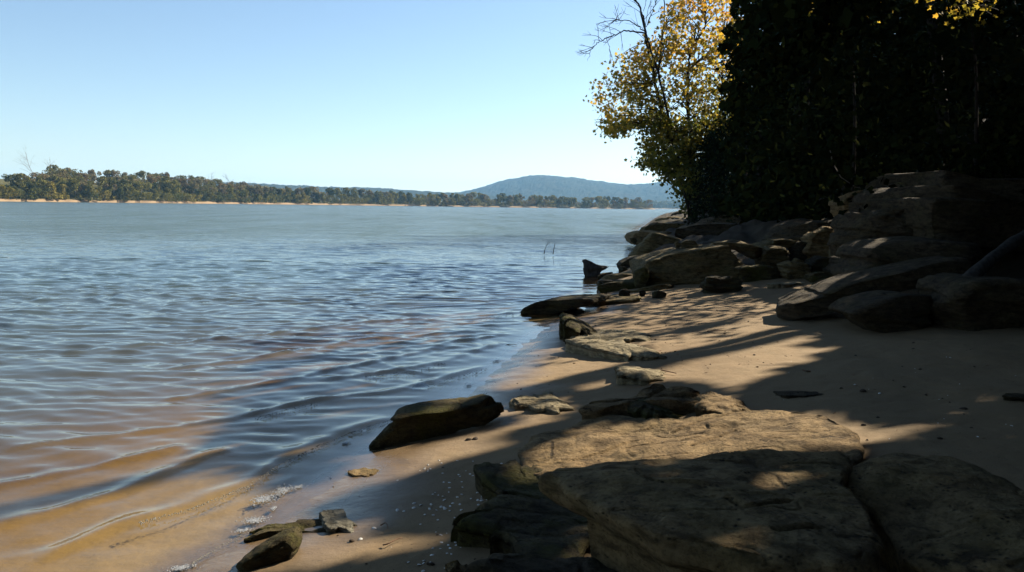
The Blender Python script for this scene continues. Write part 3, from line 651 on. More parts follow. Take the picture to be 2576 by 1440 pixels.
# boulder pile
GP = 'jumbled boulders between the big block and the tilted slab'
pile = [
 ('smooth slanted boulder, sunlit on its left, right of the big block', [(1908, 664), (1920, 642), (1950, 622), (1980, 616), (2004, 630), (2000, 654), (1960, 668), (1920, 674)], 17.4, 'shaded_tan_rock', .7),
 ('tallest rounded brown boulder at the top of the pile', [(2028, 640), (2036, 600), (2056, 580), (2092, 570), (2126, 580), (2150, 600), (2152, 640), (2100, 660), (2050, 660)], 17.8, 'brown_rock', .9),
 ('broken boulder with a bright cracked face right of the tallest boulder', [(2092, 634), (2110, 606), (2140, 590), (2164, 604), (2160, 624), (2130, 640), (2100, 650)], 17.0, 'shaded_tan_rock', .4),
 ('large grey rounded boulder at the right end of the pile, touching the tilted slab', [(2104, 700), (2110, 660), (2150, 632), (2186, 626), (2206, 650), (2204, 690), (2170, 712), (2120, 716)], 15.6, 'grey_rock', .8),
 ('knobbly boulder with lit ridges in the middle of the pile', [(1968, 690), (1974, 668), (2000, 658), (2034, 660), (2050, 676), (2044, 700), (2000, 706)], 15.9, 'shaded_tan_rock', .6),
 ('low mossy boulder in front of the slanted boulder', [(1846, 694), (1860, 678), (1900, 668), (1950, 672), (1976, 686), (1970, 706), (1900, 712), (1856, 708)], 16.2, 'moss_rock', .6),
 ('dark boulder filling the centre of the pile below the tallest one', [(2036, 690), (2040, 658), (2080, 644), (2112, 650), (2118, 690), (2080, 704)], 16.3, 'dark_rock', .6),
 ('small flat boulder with lit rim at the foot of the pile', [(2034, 704), (2044, 690), (2080, 682), (2116, 688), (2112, 706), (2070, 712)], 15.4, 'moss_rock', .4),
 ('thin lit plate wedged at the upper left of the pile', [(1908, 626), (1930, 610), (1970, 602), (2006, 606), (2016, 618), (1980, 624), (1940, 632)], 18.2, 'shaded_tan_rock', .8),
 ('dark stone wedged behind the slanted boulder', [(1996, 640), (2004, 614), (2026, 606), (2044, 622), (2040, 650), (2010, 656)], 18.0, 'dark_rock', .6),
 ('little pointed stone on top of the knobbly boulder', [(1992, 668), (2004, 650), (2020, 654), (2028, 668)], 16.4, 'shaded_tan_rock', .25),
]
for lab, poly, Y_, mt, D_ in pile:
    boulder('boulder', lab, poly, D=D_, Y=Y_, mat=mt, amp=.06, n=90, group=GP, bevel=.18)
boulder('boulder', 'dark two humped boulder alone on the sand before the pile', [(1770, 738), (1772, 712), (1784, 698), (1806, 692), (1824, 702), (1846, 694), (1866, 704), (1874, 722), (1862, 736), (1820, 742)], D=.5, mat='dark_rock', amp=.05, n=100, bevel=.24)
slab('thin_slab', 'narrow sunlit flake of rock on the sand before the pile', [(1926, 718), (1960, 712), (2014, 703), (2024, 708), (1980, 716), (1940, 722)], None, .05, 'pale_rock', n=50, rings=8, round_=.02)
boulder('small_rock', 'small wedge of rock tipped up left of the tilted slab', [(2040, 728), (2050, 712), (2076, 700), (2082, 708), (2070, 722), (2050, 730)], D=.15, mat='moss_rock', n=50)
# right hand rocks
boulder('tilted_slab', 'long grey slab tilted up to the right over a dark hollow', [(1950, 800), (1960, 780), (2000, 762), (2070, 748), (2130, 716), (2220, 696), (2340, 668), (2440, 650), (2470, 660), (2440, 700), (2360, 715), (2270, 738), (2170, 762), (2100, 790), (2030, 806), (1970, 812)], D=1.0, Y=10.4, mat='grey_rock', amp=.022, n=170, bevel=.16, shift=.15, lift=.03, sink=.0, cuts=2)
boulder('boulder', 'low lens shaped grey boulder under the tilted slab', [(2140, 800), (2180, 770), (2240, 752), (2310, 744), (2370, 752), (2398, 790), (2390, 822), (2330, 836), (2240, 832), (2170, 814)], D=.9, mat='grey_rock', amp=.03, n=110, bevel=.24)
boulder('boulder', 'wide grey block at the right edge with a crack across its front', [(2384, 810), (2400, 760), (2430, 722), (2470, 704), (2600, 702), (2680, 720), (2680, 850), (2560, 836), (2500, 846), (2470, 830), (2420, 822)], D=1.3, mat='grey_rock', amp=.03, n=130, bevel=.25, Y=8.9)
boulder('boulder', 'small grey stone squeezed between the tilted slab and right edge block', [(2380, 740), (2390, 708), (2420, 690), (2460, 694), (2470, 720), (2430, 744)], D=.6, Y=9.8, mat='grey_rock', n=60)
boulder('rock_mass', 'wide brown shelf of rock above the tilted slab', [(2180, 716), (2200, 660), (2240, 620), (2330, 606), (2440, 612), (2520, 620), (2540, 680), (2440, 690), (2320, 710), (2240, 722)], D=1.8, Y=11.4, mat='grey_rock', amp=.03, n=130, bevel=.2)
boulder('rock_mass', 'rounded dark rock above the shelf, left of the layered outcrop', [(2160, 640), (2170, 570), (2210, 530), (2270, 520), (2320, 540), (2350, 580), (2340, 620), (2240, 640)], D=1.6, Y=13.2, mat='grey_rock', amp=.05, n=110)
outcrop_polys = [([(2280, 600), (2290, 520), (2330, 500), (2440, 500), (2600, 520), (2800, 560), (2800, 640), (2600, 640), (2440, 620), (2340, 616)], 12.6),
                 ([(2284, 520), (2300, 478), (2350, 462), (2440, 470), (2560, 500), (2800, 520), (2800, 566), (2600, 530), (2440, 506), (2330, 510)], 12.9),
                 ([(2340, 470), (2358, 440), (2390, 422), (2440, 430), (2500, 446), (2600, 444), (2800, 450), (2800, 530), (2600, 506), (2480, 474), (2420, 466)], 13.2)]
oc = []
for k, (poly, Y_) in enumerate(outcrop_polys):
    oc.append(boulder('layer', None, poly, D=2.6, Y=Y_, mat='grey_rock', amp=.028, n=150, bevel=.12, cat=None, sink=.0, taper=1.0))
root = empty('rock_outcrop', tuple(oc[0].location), label='tall blue grey layered rock outcrop at the upper right below the woods', cat='rock')
for o in oc:
    o.location = np.array(o.location) - np.array(root.location); o.parent = root
boulder('flat_rock', 'sunlit stone in a gap of the dark rocks left of the layered outcrop', [(2212, 524), (2216, 506), (2250, 504), (2274, 518), (2262, 530), (2230, 534)], D=.5, Y=14.6, mat='pale_rock', n=60)
boulder('flat_rock', 'smaller lit stone perched above the sunlit stone by the layered outcrop', [(2214, 502), (2220, 488), (2240, 488), (2250, 500), (2236, 506)], D=.3, Y=14.9, mat='pale_rock', n=50)
boulder('rock_mass', 'shaded angular rock left of the sunlit stone', [(2120, 530), (2130, 490), (2170, 476), (2204, 486), (2212, 530), (2170, 560)], D=.9, Y=15.4, mat='brown_rock', n=80)
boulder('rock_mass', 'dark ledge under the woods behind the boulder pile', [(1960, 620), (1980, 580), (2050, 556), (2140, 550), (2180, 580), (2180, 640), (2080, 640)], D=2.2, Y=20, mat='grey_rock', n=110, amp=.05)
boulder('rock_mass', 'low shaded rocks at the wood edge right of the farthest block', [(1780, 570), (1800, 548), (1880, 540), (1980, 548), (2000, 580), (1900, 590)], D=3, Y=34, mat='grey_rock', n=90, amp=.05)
# leaning log at the right edge
Pl = [at_y(2434, 706, 9.6), at_y(2500, 655, 9.9), at_y(2560, 606, 10.2), at_y(2640, 540, 10.6)]
V, F = tube([Pl[0] + (Pl[-1] - Pl[0]) * t + np.array([0, 0, .03 * math.sin(5 * t)]) for t in np.linspace(0, 1, 14)], np.linspace(.085, .055, 14) * (1 + .12 * rng.normal(size=14)), 10)
based('fallen_log', V, F, M['grey_log'], label='bare grey log leaning diagonally on the rocks at the right edge', cat='log')

# ------------------------------------------------------------------ things in the water
boulder('driftwood_stump', 'black driftwood stump with a raised left end standing in the river', [(1467, 679), (1468, 658), (1473, 652), (1480, 655), (1498, 665), (1512, 669), (1530, 671), (1531, 675), (1510, 677), (1500, 680)], D=.35, Y=20.5, mat='driftwood', amp=.05, n=70, bevel=.18, cat='stump', sink=.2)
for k, (lab, pts) in enumerate([('left of two thin bent twigs sticking out of the river', [(1368, 640), (1371, 628), (1375, 617), (1382, 609)]), ('right of two thin twigs sticking out of the river', [(1391, 640), (1393, 628), (1396, 614)])]):
    P = [at_y(a, b, 29.0) for a, b in pts]; V, F = tube(P, np.linspace(.018, .009, len(P)), 6)
    based('twig', V, F, M['driftwood'], label=lab, cat='twig', group='twigs standing in the river')

# ------------------------------------------------------------------ shells, bits, foam
def shell_mesh(k):
    r2 = np.random.default_rng(40 + k); a = np.linspace(0, 2 * np.pi, 14, endpoint=False)
    rings = []
    for s, z in ((1.0, 0.0), (1.02, .10), (.86, .30), (.6, .46), (.25, .54)):
        x = np.cos(a) * s * (1 + .08 * np.cos(2 * a)); y = np.sin(a) * s * .74 + .10 * (1 - s)
        rings.append(np.stack([x, y, np.full(14, z) + .02 * np.cos(7 * a) * (s > .5)], -1))
    V, F = loft(rings); return mesh_np('clam_shell', V * .5 * np.array([1, r2.uniform(.85, 1.1), r2.uniform(.7, 1.0)]), F)
shells = [shell_mesh(k) for k in range(4)]
for s in shells: s.materials.append(M['shell'])
used = []
def put(name, me, px, py, size, label, cat, group, sink=.0, tilt=.25, mat=None):
    p = on_ground(px, py)
    o = obj(name, me, mat, loc=(p[0], p[1], p[2] - sink * size), rot=(rng.normal(0, tilt), rng.normal(0, tilt), rng.uniform(0, 6.28)))
    o.scale = (size, size, size); return tag(o, label=label, cat=cat, group=group)
zones = [  # label, centre px, spread px, count, size m
    ('white clam shell in the loose cluster beside the mossy slab under the log shaped rock', (1215, 1195), (55, 16), 22, .017),
    ('white clam shell in the tight heap against the left edge of the mossy slab', (1225, 1247), (18, 9), 9, .022),
    ('white clam shell in the scatter left of the tight heap', (1160, 1250), (45, 22), 22, .017),
    ('white clam shell on the shadowed sand left of the low mossy slab', (1120, 1310), (60, 30), 24, .018),
    ('white clam shell by the dark foot of the mossy slab near the bottom edge', (1150, 1370), (40, 18), 20, .018),
    ('white clam shell in the sparse scatter on sand below the log shaped rock', (1070, 1160), (60, 22), 16, .015),
    ('white clam shell along the bottom edge of the sand', (1090, 1420), (70, 14), 12, .019),
]
for lab, (cx, cy), (sx0, sy0), cnt, size in zones:
    for _ in range(cnt):
        put('clam_shell', random.choice(shells), cx + rng.normal(0, sx0), cy + rng.normal(0, sy0), size * rng.uniform(.6, 1.25), lab, 'shell', 'clam shells scattered on the sand', .05)
for px, py, s, lab in [(1000, 1284, .026, 'white clam shell right of the cream flaky stone, beside a thin stick'), (907, 1357, .024, 'white clam shell below the cream flaky stone'), (942, 1330, .028, 'biggest white clam shell between the cream stone and the shell scatter'), (1041, 1278, .024, 'clam shell leaning on a dark stone in the middle of the sand'),
                       (1000, 1210, .02, 'lone clam shell halfway between log shaped rock and cream stone'), (1086, 1398, .024, 'pale clam shell near the bottom edge with a dark bit beside it'), (985, 1378, .014, 'tiny clam shell beside the thin pale stick'), (2213, 990, .03, 'single white shell on the shaded sand right of the blue grey stone'), (2150, 968, .02, 'small white shell in the shade above the single larger shell'), (2460, 1100, .022, 'white shell on shaded sand toward the right edge'), (2545, 1072, .022, 'white shell close to the right edge of the shaded sand'), (2390, 900, .02, 'white shell on the shaded sand below the right edge block'), (1960, 1035, .02, 'white shell on the back rim of the sunlit slab'), (1948, 1083, .02, 'white shell lying on the sunlit slab')]:
    put('clam_shell', shells[0], px, py, s, lab, 'shell', 'single clam shells', .05)
for _ in range(26):
    px, py = rng.uniform(1950, 2560), rng.uniform(880, 1110)
    put('shell_chip', shells[1], px, py, rng.uniform(.008, .014), 'tiny pale shell chip on the shaded sand at right', 'shell', 'shell chips on the shaded sand', .1)
def lump_mesh(k):
    r2 = np.random.default_rng(90 + k); a = np.linspace(0, 2 * np.pi, 9, endpoint=False); rings = []
    j = 1 + r2.normal(0, .12, 9)
    for s, z in ((1, -.15), (1.05, .1), (.8, .4), (.4, .6)): rings.append(np.stack([np.cos(a) * s * j, np.sin(a) * s * j * .8, np.full(9, z)], -1))
    V, F = loft(rings); m_ = mesh_np('pebble', V * .5, F); m_.materials.append(M['pebble']); return m_
lumps = [lump_mesh(k) for k in range(3)]
def chip_mesh():
    V, F = tube([(-.5, 0, .05), (-.15, .04, .09), (.2, -.03, .08), (.5, .05, .05)], [.05, .07, .06, .03], 5); m_ = mesh_np('twig_bit', V, F); m_.materials.append(M['twig']); return m_
chip = chip_mesh()
def dleaf_mesh():
    a = np.linspace(0, 2 * np.pi, 11, endpoint=False); r_ = .32 + .18 * np.abs(np.cos(2.5 * a))
    V = np.vstack([[0, 0, .02], np.stack([r_ * np.cos(a), r_ * np.sin(a), .08 + .07 * np.cos(3 * a)], -1)]); i = np.arange(11)
    m_ = mesh_np('fallen_leaf', V, np.stack([np.zeros(11, int), 1 + i, 1 + (i + 1) % 11], -1)); m_.materials.append(M['dead_leaf']); return m_
dleaf = dleaf_mesh()
for px, py, s, lab in [(1703, 893, .05, 'dark brown curled leaf on the sunlit mid beach right of the lens shaped slab'), (1660, 884, .04, 'dark leaf at the right tip of the lens shaped slab'), (1445, 915, .035, 'reddish fallen leaf left of the small tan rock'), (1350, 973, .03, 'small red leaf in streaky shade above the buried pale rock'), (1905, 925, .04, 'dark leaf at the right end of the sunlit sand'), (1905, 905, .03, 'small dark leaf just above the leaf at right end of the sunlit sand'), (2030, 935, .09, 'flat rust brown leaf on shaded sand'), (1620, 985, .04, 'dark leaf at the left foot of the curved ridge')]:
    put('fallen_leaf', dleaf, px, py, s, lab, 'leaf', 'fallen leaves on the beach')
for px, py, s, lab in [(1178, 1108, .05, 'dark flat pebble beside the right end of the log shaped rock'), (1195, 1106, .05, 'larger dark pebble beside the log shaped rock, right of its neighbour'), (870, 1118, .03, 'dark pebble in the wash left of the log shaped rock'), (832, 1205, .022, 'black pebble on wet sand near the foam'), (885, 1362, .03, 'black pebble standing on the sand below the cream stone'), (1115, 1178, .022, 'dark pebble in sparse shells below the log shaped rock'), (750, 1380, .02, 'tiny dark pebble right of the short mossy log rock'), (1086, 1420, .03, 'dark pebble at the bottom edge among shells'), (2170, 985, .06, 'flat dark stone on the shaded sand beside the single white shell'), (2425, 1030, .05, 'flat dark stone far right on the shaded sand')]:
    put('pebble', lumps[0], px, py, s, lab, 'pebble', 'dark pebbles on the beach')
for _ in range(110):
    px, py = rng.uniform(1420, 2000), rng.uniform(770, 940)
    put('wood_chip', random.choice([chip, chip, lumps[1]]), px, py, rng.uniform(.012, .04), 'tiny dark wood chip littering the sunlit mid beach', 'debris', 'wood chips on the mid beach')
for _ in range(60):
    px, py = rng.uniform(1980, 2570), rng.uniform(850, 1110)
    put('wood_chip', random.choice([chip, lumps[1]]), px, py, rng.uniform(.012, .035), 'tiny dark wood chip on the shaded sand at right', 'debris', 'wood chips on the shaded sand')
for _ in range(40):
    px, py = rng.uniform(1290, 1800), rng.uniform(780, 1000)
    put('pebble', random.choice(lumps), px, py, rng.uniform(.008, .022), 'tiny dark pebble strewn over the sunlit mid beach', 'pebble', 'tiny pebbles on the mid beach')
for _ in range(26):
    px, py = rng.uniform(820, 1250), rng.uniform(1150, 1430)
    put('wood_chip', random.choice([chip, lumps[2]]), px, py, rng.uniform(.008, .02), 'tiny dark wood chip on the sand among the shells', 'debris', 'wood chips among the shells')
def stick(px0, py0, px1, py1, r_, label):
    a, b = on_ground(px0, py0, .01), on_ground(px1, py1, .01)
    ts = np.linspace(0, 1, 9); P = [a + (b - a) * t + np.array([0, .03 * math.sin(4 * t + px0), r_ + .01 * math.sin(3.1 * t)]) for t in ts]
    V, F = tube(P, r_ * (1 - .5 * ts), 6); based('stick', V, F, M['twig'], label=label, cat='stick')
stick(1628, 934, 1700, 940, .008, 'thin curved stick lying at the right of the small tan rock')
stick(960, 1318, 975, 1334, .004, 'short thin stick upright beside the cream flaky stone')
stick(965, 1370, 1010, 1362, .004, 'thin pale stick on the sand below the cream flaky stone')
stick(1270, 872, 1300, 868, .006, 'dark twig washed up at the top of the shoreline')
stick(1780, 836, 1850, 832, .006, 'thin twig on the sunlit sand in mid beach')
stick(1300, 1310, 1290, 1325, .004, 'short twig lying on the low mossy slab')
# foam
ico_a = np.linspace(0, 2 * np.pi, 7, endpoint=False)
def dome():
    rings = [np.stack([np.cos(ico_a) * c, np.sin(ico_a) * c, np.full(7, s)], -1) for c, s in ((1, -.2), (.9, .4), (.5, .82))]
    return loft(rings)
DV, DF = dome()
def foam_patch(px, py, wpx, hpx, cnt, label):
    b = Bag(); zw = .028
    for _ in range(int(cnt * 1.6)):
        a, r_ = rng.uniform(0, 6.28), abs(rng.normal(0, .55)) + .25 * abs(math.sin(3 * rng.uniform(0, 1) + px))
        p = at_z(px + math.cos(a) * r_ * wpx / 2, py + math.sin(a) * r_ * hpx / 2 - math.cos(a) * r_ * wpx * .08, zw)
        p[2] = max(zw - .01, g1(p[0], p[1])) + .001; s = rng.uniform(.0012, .0042); b.add(p + DV * s * np.array([1.3, 1.3, .6]), DF)
    V, F, A = b.get(); based('foam_patch', V, F, M['foam'], label=label, cat='foam', group='foam patches at the shoreline')
foam_patch(662, 1252, 66, 22, 300, 'largest white foam patch on the wet shore at lower left')
foam_patch(712, 1230, 40, 20, 160, 'foam patch just above the largest foam patch')
foam_patch(748, 1222, 36, 8, 60, 'thin foam streak at the right end of the foam patches')
foam_patch(640, 1305, 56, 14, 170, 'flat bubbly foam below the largest foam patch')
foam_patch(688, 1275, 16, 8, 40, 'tiny foam spot beside the largest foam patch')
foam_patch(455, 1424, 70, 14, 130, 'foam streak at the bottom edge beside the waterline')
foam_patch(612, 1330, 40, 8, 60, 'broken foam line above the thin buried slab')
foam_patch(870, 1112, 20, 8, 60, 'small foam spot at the left foot of the log shaped rock')
foam_patch(1250, 907, 18, 6, 70, 'single oval foam spot on the upper shoreline')
foam_patch(1180, 968, 24, 5, 50, 'faint foam streak on the upper shoreline below the oval spot')
b = Bag()
for line, cnt in [([(350, 1314), (480, 1281), (620, 1224), (700, 1172)], 330), ([(700, 1172), (800, 1122), (880, 1089), (990, 1054)], 300), ([(640, 1053), (720, 1030), (800, 1013)], 150), ([(915, 948), (1030, 933), (1120, 914)], 170), ([(1075, 970), (1130, 953), (1225, 926)], 170), ([(1220, 797), (1310, 788)], 60), ([(480, 1420), (560, 1370), (640, 1330)], 120), ([(1140, 1012), (1180, 1000), (1240, 985)], 60)]:
    P = np.array(line, float); L = np.r_[0, np.cumsum(np.hypot(*np.diff(P, axis=0).T))]
    for _ in range(cnt):
        t_ = rng.uniform(0, L[-1]); px = np.interp(t_, L, P[:, 0]); py = np.interp(t_, L, P[:, 1]) + abs(rng.normal(0, 5)) + 1
        p = at_z(px, py, .02); s = rng.uniform(.0015, .0042) * (1 + .05 * p[1]); b.add(p + np.array([0, 0, .006]) + DV * s, DF)
V, F, A = b.get(); tag(obj('bubbles', mesh_np('bubbles', V, F), M['bubble']), label='tiny bubbles along the breaking ripples', kind='stuff')

# ------------------------------------------------------------------ far trees
def leaf_quads(P, size, r2, flat=0.0):
    n = len(P); d = r2.normal(size=(n, 3)); d /= np.linalg.norm(d, axis=1)[:, None]
    e = np.cross(d, r2.normal(size=(n, 3))); e /= np.linalg.norm(e, axis=1)[:, None] + 1e-9
    s = np.broadcast_to(np.asarray(size), (n,))[:, None] * r2.uniform(.6, 1.3, (n, 1))
    V = np.stack([P - d * s * .5, P + e * s * .32 + d * s * .05, P + d * s * .5, P - e * s * .32 + d * s * .05], 1).reshape(-1, 3)
    return V, np.arange(4 * n).reshape(n, 4)
def far_crown(k, kind):
    r2 = np.random.default_rng(300 + k)
    n_l = {'round': 17, 'tall': 15, 'bush': 9}[kind]; P = []; A = []
    for _ in range(n_l):
        if kind == 'tall': c = np.array([r2.normal(0, .16), r2.normal(0, .16), r2.uniform(.08, .92)]); c[:2] *= 1.3 - c[2]; rr = r2.uniform(.10, .17)
        elif kind == 'bush': c = np.array([r2.normal(0, .35), r2.normal(0, .3), r2.uniform(.08, .7)]); rr = r2.uniform(.2, .3)
        else: c = np.array([r2.normal(0, .23), r2.normal(0, .23), r2.uniform(.08, .86)]); c[:2] *= 1.25 - .7 * c[2]; rr = r2.uniform(.12, .2)
        m_ = 95; q = r2.normal(size=(m_, 3)); q /= np.linalg.norm(q, axis=1)[:, None]; q *= r2.uniform(.55, 1.05, (m_, 1)) ** .5
        P.append(c + q * rr * np.array([1, 1, .85])); A.append(np.full(m_, np.clip(r2.normal(.25, .2), 0, .8)))
    P = np.concatenate(P); A = np.concatenate(A); P[:, 2] = np.clip(P[:, 2], .02, 1.1)
    V, F = leaf_quads(P, .085, r2); return mesh_np('crown', V, F, {'tint': np.repeat(np.clip(A + r2.normal(0, .1, len(A)), 0, 1), 4)}, False)
crowns = {k: [far_crown(i + 10 * j, k) for i in range(4)] for j, k in enumerate(('round', 'tall', 'bush'))}
for L in crowns.values():
    for me in L: me.materials.append(M['far_leaf'])
V, F = tube([(0, 0, -.05), (.01, 0, .25), (-.01, .01, .6)], [.022, .017, .008], 5)
far_trunk = mesh_np('trunk', V, F); far_trunk.materials.append(M['far_bark'])
TONES = {'dark green': (.040, .050, .014), 'olive green': (.110, .098, .020), 'yellow green': (.19, .15, .026), 'rust brown': (.135, .085, .034), 'grey brown': (.14, .105, .055)}
def sector(px):
    for lim, txt in ((90, 'at the far left'), (260, 'right of tallest bare treetop'), (470, 'left of the bare pair'), (620, 'below the bare pair'), (800, 'right of the bare pair'), (1010, 'before the low blue ridge'), (1260, 'before the hill left slope'), (1480, 'below the hill summit'), (1700, 'before the hill right slope')):
        if px < lim: return txt
def far_tree(px, w, hgt, kind, tone, row):
    xy = bank_pt(px, w); z = float(bank_h(np.array(px), np.array(w))) - .3
    t = empty('riverside_tree', (xy[0], xy[1], z), label='%s%s %s tree %s, %s' % ('big ' if hgt > {'round': 10.5, 'tall': 12.5, 'bush': 8}[kind] else '', tone, {'round': 'rounded', 'tall': 'narrow', 'bush': 'bushy'}[kind], row, sector(px)), cat='tree', group='trees along the far bank')
    wd = hgt * {'round': rng.uniform(.75, 1.05), 'tall': rng.uniform(.8, 1.1), 'bush': rng.uniform(1., 1.4)}[kind]
    t.rotation_euler[2] = rng.uniform(0, 6.28)
    c = obj('crown', random.choice(crowns[kind]), None, t); c.scale = (wd, wd, hgt); col = np.array(TONES[tone]) * rng.uniform(.8, 1.25); c.color = (*col, 1)
    k = obj('trunk', far_trunk, None, t); k.scale = (hgt, hgt, hgt)
tr = np.random.default_rng(5)
px = -70.
while px < 1640:                                                     # front row
    D_ = float(np.interp(px, [b[0] for b in BANK], [b[1] for b in BANK])); kind = tr.choice(['round', 'bush', 'bush', 'round', 'tall'] if px < 760 else ['round', 'round', 'tall', 'bush'])
    hg = {'round': tr.uniform(7, 11), 'bush': tr.uniform(5.5, 8.5), 'tall': tr.uniform(9, 13)}[kind] * (1.0 if px < 760 else 1.16)
    if px > 1540: hg *= .9
    far_tree(px, tr.uniform(3.5, 10), hg, kind, tr.choice(['dark green', 'olive green', 'olive green', 'yellow green', 'dark green'] if px < 1050 else ['olive green', 'grey brown', 'olive green', 'yellow green', 'rust brown']), 'on the far shore')
    px += hg * .62 * FPX / D_ * tr.uniform(.65, 1.0)
px = -60.
while px < 1630:                                                     # second row
    D_ = float(np.interp(px, [b[0] for b in BANK], [b[1] for b in BANK])) + 25
    hg = tr.uniform(10, 13.5) * (1.0 if px < 760 else 1.08); kind = tr.choice(['round', 'tall', 'round'])
    if px > 1000 and tr.uniform() < .25: px += 12; continue
    far_tree(px, tr.uniform(14, 40), hg, kind, tr.choice(['olive green', 'grey brown', 'dark green', 'grey brown', 'olive green']), 'in the far second row')
    px += hg * .62 * FPX / D_ * tr.uniform(.7, 1.1)
for w0, lim in ((70, 760), (115, 640)):                              # on the rise behind, at the left
    px = -60.
    while px < lim:
        D_ = float(np.interp(px, [b[0] for b in BANK], [b[1] for b in BANK])) + w0
        hg = tr.uniform(8, 12); far_tree(px, w0 + tr.uniform(-15, 15), hg, tr.choice(['round', 'round', 'bush']), tr.choice(['rust brown', 'grey brown', 'olive green', 'olive green']), 'on the far rise')
        px += hg * .7 * FPX / D_ * tr.uniform(.7, 1.0)
def branchy(base, top, r0, seed, n_br=14, spread=.45, depth=2, droop=0.0, start=.3):
    """bare tree skeleton: trunk and limbs as tubes in one mesh"""
    r2 = np.random.default_rng(seed); b = Bag()
    def grow(p, d, L, r_, lev):
        pts = [p]; n_ = 6
        for k in range(n_):
            d = d + r2.normal(0, .13, 3) + np.array([0, 0, .03 - droop * lev]); d /= np.linalg.norm(d); p = p + d * L / n_; pts.append(p)
        V, F = tube(pts, np.linspace(r_, r_ * .35, len(pts)), 5 if lev else 7); b.add(V, F)
        if lev < depth:
            for k in range(n_br if lev == 0 else 5):
                t_ = r2.uniform(start if lev == 0 else .25, 1.0); i = min(int(t_ * n_), n_ - 1); q = pts[i] + (pts[i + 1] - pts[i]) * (t_ * n_ - i)
                e = d * .7 + r2.normal(0, 1, 3) * spread * 1.6; e /= np.linalg.norm(e)
                grow(q, e, L * (1.05 - t_ * .6) * r2.uniform(.35, .6), r_ * (1 - .65 * t_) * .5, lev + 1)
    base, top = np.asarray(base, float), np.asarray(top, float); v = top - base
    grow(base, v / np.linalg.norm(v), np.linalg.norm(v), r0, 0); return b
for k, (px, w, py, lab) in enumerate([(38, 60, 400, 'tallest bare grey tree above the far woods, at the left edge'), (110, 55, 418, 'thin bare treetop right of the tallest bare tree'), (182, 50, 428, 'small bare treetop above the far woods, third from the left'), (505, 70, 434, 'left of the pair of bare trees rising behind the far woods'), (574, 60, 436, 'right of the pair of bare trees, with wide spreading crown'), (640, 45, 455, 'small bare tree just right of the bare pair')]):
    xy = bank_pt(px, w); z = float(bank_h(np.array(px), np.array(w))); D_ = xy[1]; top = at_y(px, py, D_)
    bb = branchy((xy[0], xy[1], z - .3), top, .20, 60 + k, 16, .42, 2, start=.45)
    t = empty('bare_tree', (xy[0], xy[1], z - .3), label=lab, cat='tree', group='bare trees on the far bank')
    obj('branches', bb.mesh('branches', (xy[0], xy[1], z - .3)), M['far_bark'], t)
# woods at the far bend
b = Bag(); r2 = np.random.default_rng(77)
for px in np.arange(1610, 1800, 3.2):
    for _ in range(3):
        c = at_y(px + r2.normal(0, 2), 515, 2100 + r2.uniform(-60, 60)); c[2] = r2.uniform(2, 15); q = r2.normal(size=(30, 3)); q /= np.linalg.norm(q, axis=1)[:, None]
        V, F = leaf_quads(c + q * 6, 4.5, r2); b.add(V, F, r2.uniform(0, .5))
o = obj('bend_woods', b.mesh('bend_woods', smooth=False), M['far_leaf']); o.color = (.05, .055, .02, 1); tag(o, label='far off woods closing the river bend', kind='stuff')
pa, pb = at_y(1600, 524, 2050), at_y(1900, 524, 2050)
V = np.array([[pa[0], 2030, -.5], [pb[0], 2030, -.5], [pb[0], 2050, 1.5], [pa[0], 2050, 1.5], [pb[0], 2400, 3], [pa[0], 2400, 3]])
tag(obj('bend_bank', mesh_np('bend_bank', V, np.array([[0, 1, 2, 3], [3, 2, 4, 5]])), M['bank']), kind='structure')

# ------------------------------------------------------------------ golden tree by the water
YT = 45.0
def inpoly(px, py, poly):
    P = np.asarray(poly, float); px = np.asarray(px); py = np.asarray(py); c = np.zeros(px.shape, bool); j = len(P) - 1
    for i in range(len(P)):
        xi, yi = P[i]; xj, yj = P[j]
        c ^= ((yi > py) != (yj > py)) & (px < (xj - xi) * (py - yi) / (yj - yi + 1e-12) + xi); j = i
    return c
CROWN = [(1612, 92), (1566, 130), (1540, 160), (1508, 182), (1500, 235), (1508, 290), (1545, 345), (1580, 330), (1610, 318), (1640, 345), (1622, 380), (1606, 400), (1640, 430), (1690, 460), (1706, 520), (1790, 530), (1860, 420), (1870, 250), (1860, 100), (1840, 0), (1840, -90), (1694, -90), (1690, 20), (1668, 90), (1640, 110)]
def star_leaf():
    a = np.array([90, 125, 150, 175, 215, 250, 290, 325, 5, 30, 55]) * math.pi / 180; r_ = np.array([.56, .30, .52, .28, .42, .22, .22, .42, .28, .52, .30])
    V = np.vstack([[0, 0, .0], np.stack([r_ * np.cos(a), r_ * np.sin(a), .06 * np.cos(2 * a)], -1)]); i = np.arange(11)
    return V, np.stack([np.zeros(11, int), 1 + i, 1 + (i + 1) % 11], -1)
SV, SF = star_leaf()
def rotmats(n, r2):
    q = r2.normal(size=(n, 4)); q /= np.linalg.norm(q, axis=1)[:, None]; w, x, y, z = q.T
    return np.stack([np.stack([1 - 2 * (y * y + z * z), 2 * (x * y - z * w), 2 * (x * z + y * w)], -1), np.stack([2 * (x * y + z * w), 1 - 2 * (x * x + z * z), 2 * (y * z - x * w)], -1), np.stack([2 * (x * z - y * w), 2 * (y * z + x * w), 1 - 2 * (x * x + y * y)], -1)], 1)
def star_leaves(P, size, r2):
    n = len(P); Rm = rotmats(n, r2); s = size * r2.uniform(.7, 1.25, n)
    V = (np.einsum('nij,kj->nki', Rm, SV) * s[:, None, None] + P[:, None, :]).reshape(-1, 3)
    F = (SF[None] + (np.arange(n) * len(SV))[:, None, None]).reshape(-1, 3); return V, F
base = at_y(1738, 532, YT); base[2] = g1(base[0], base[1]) - .2
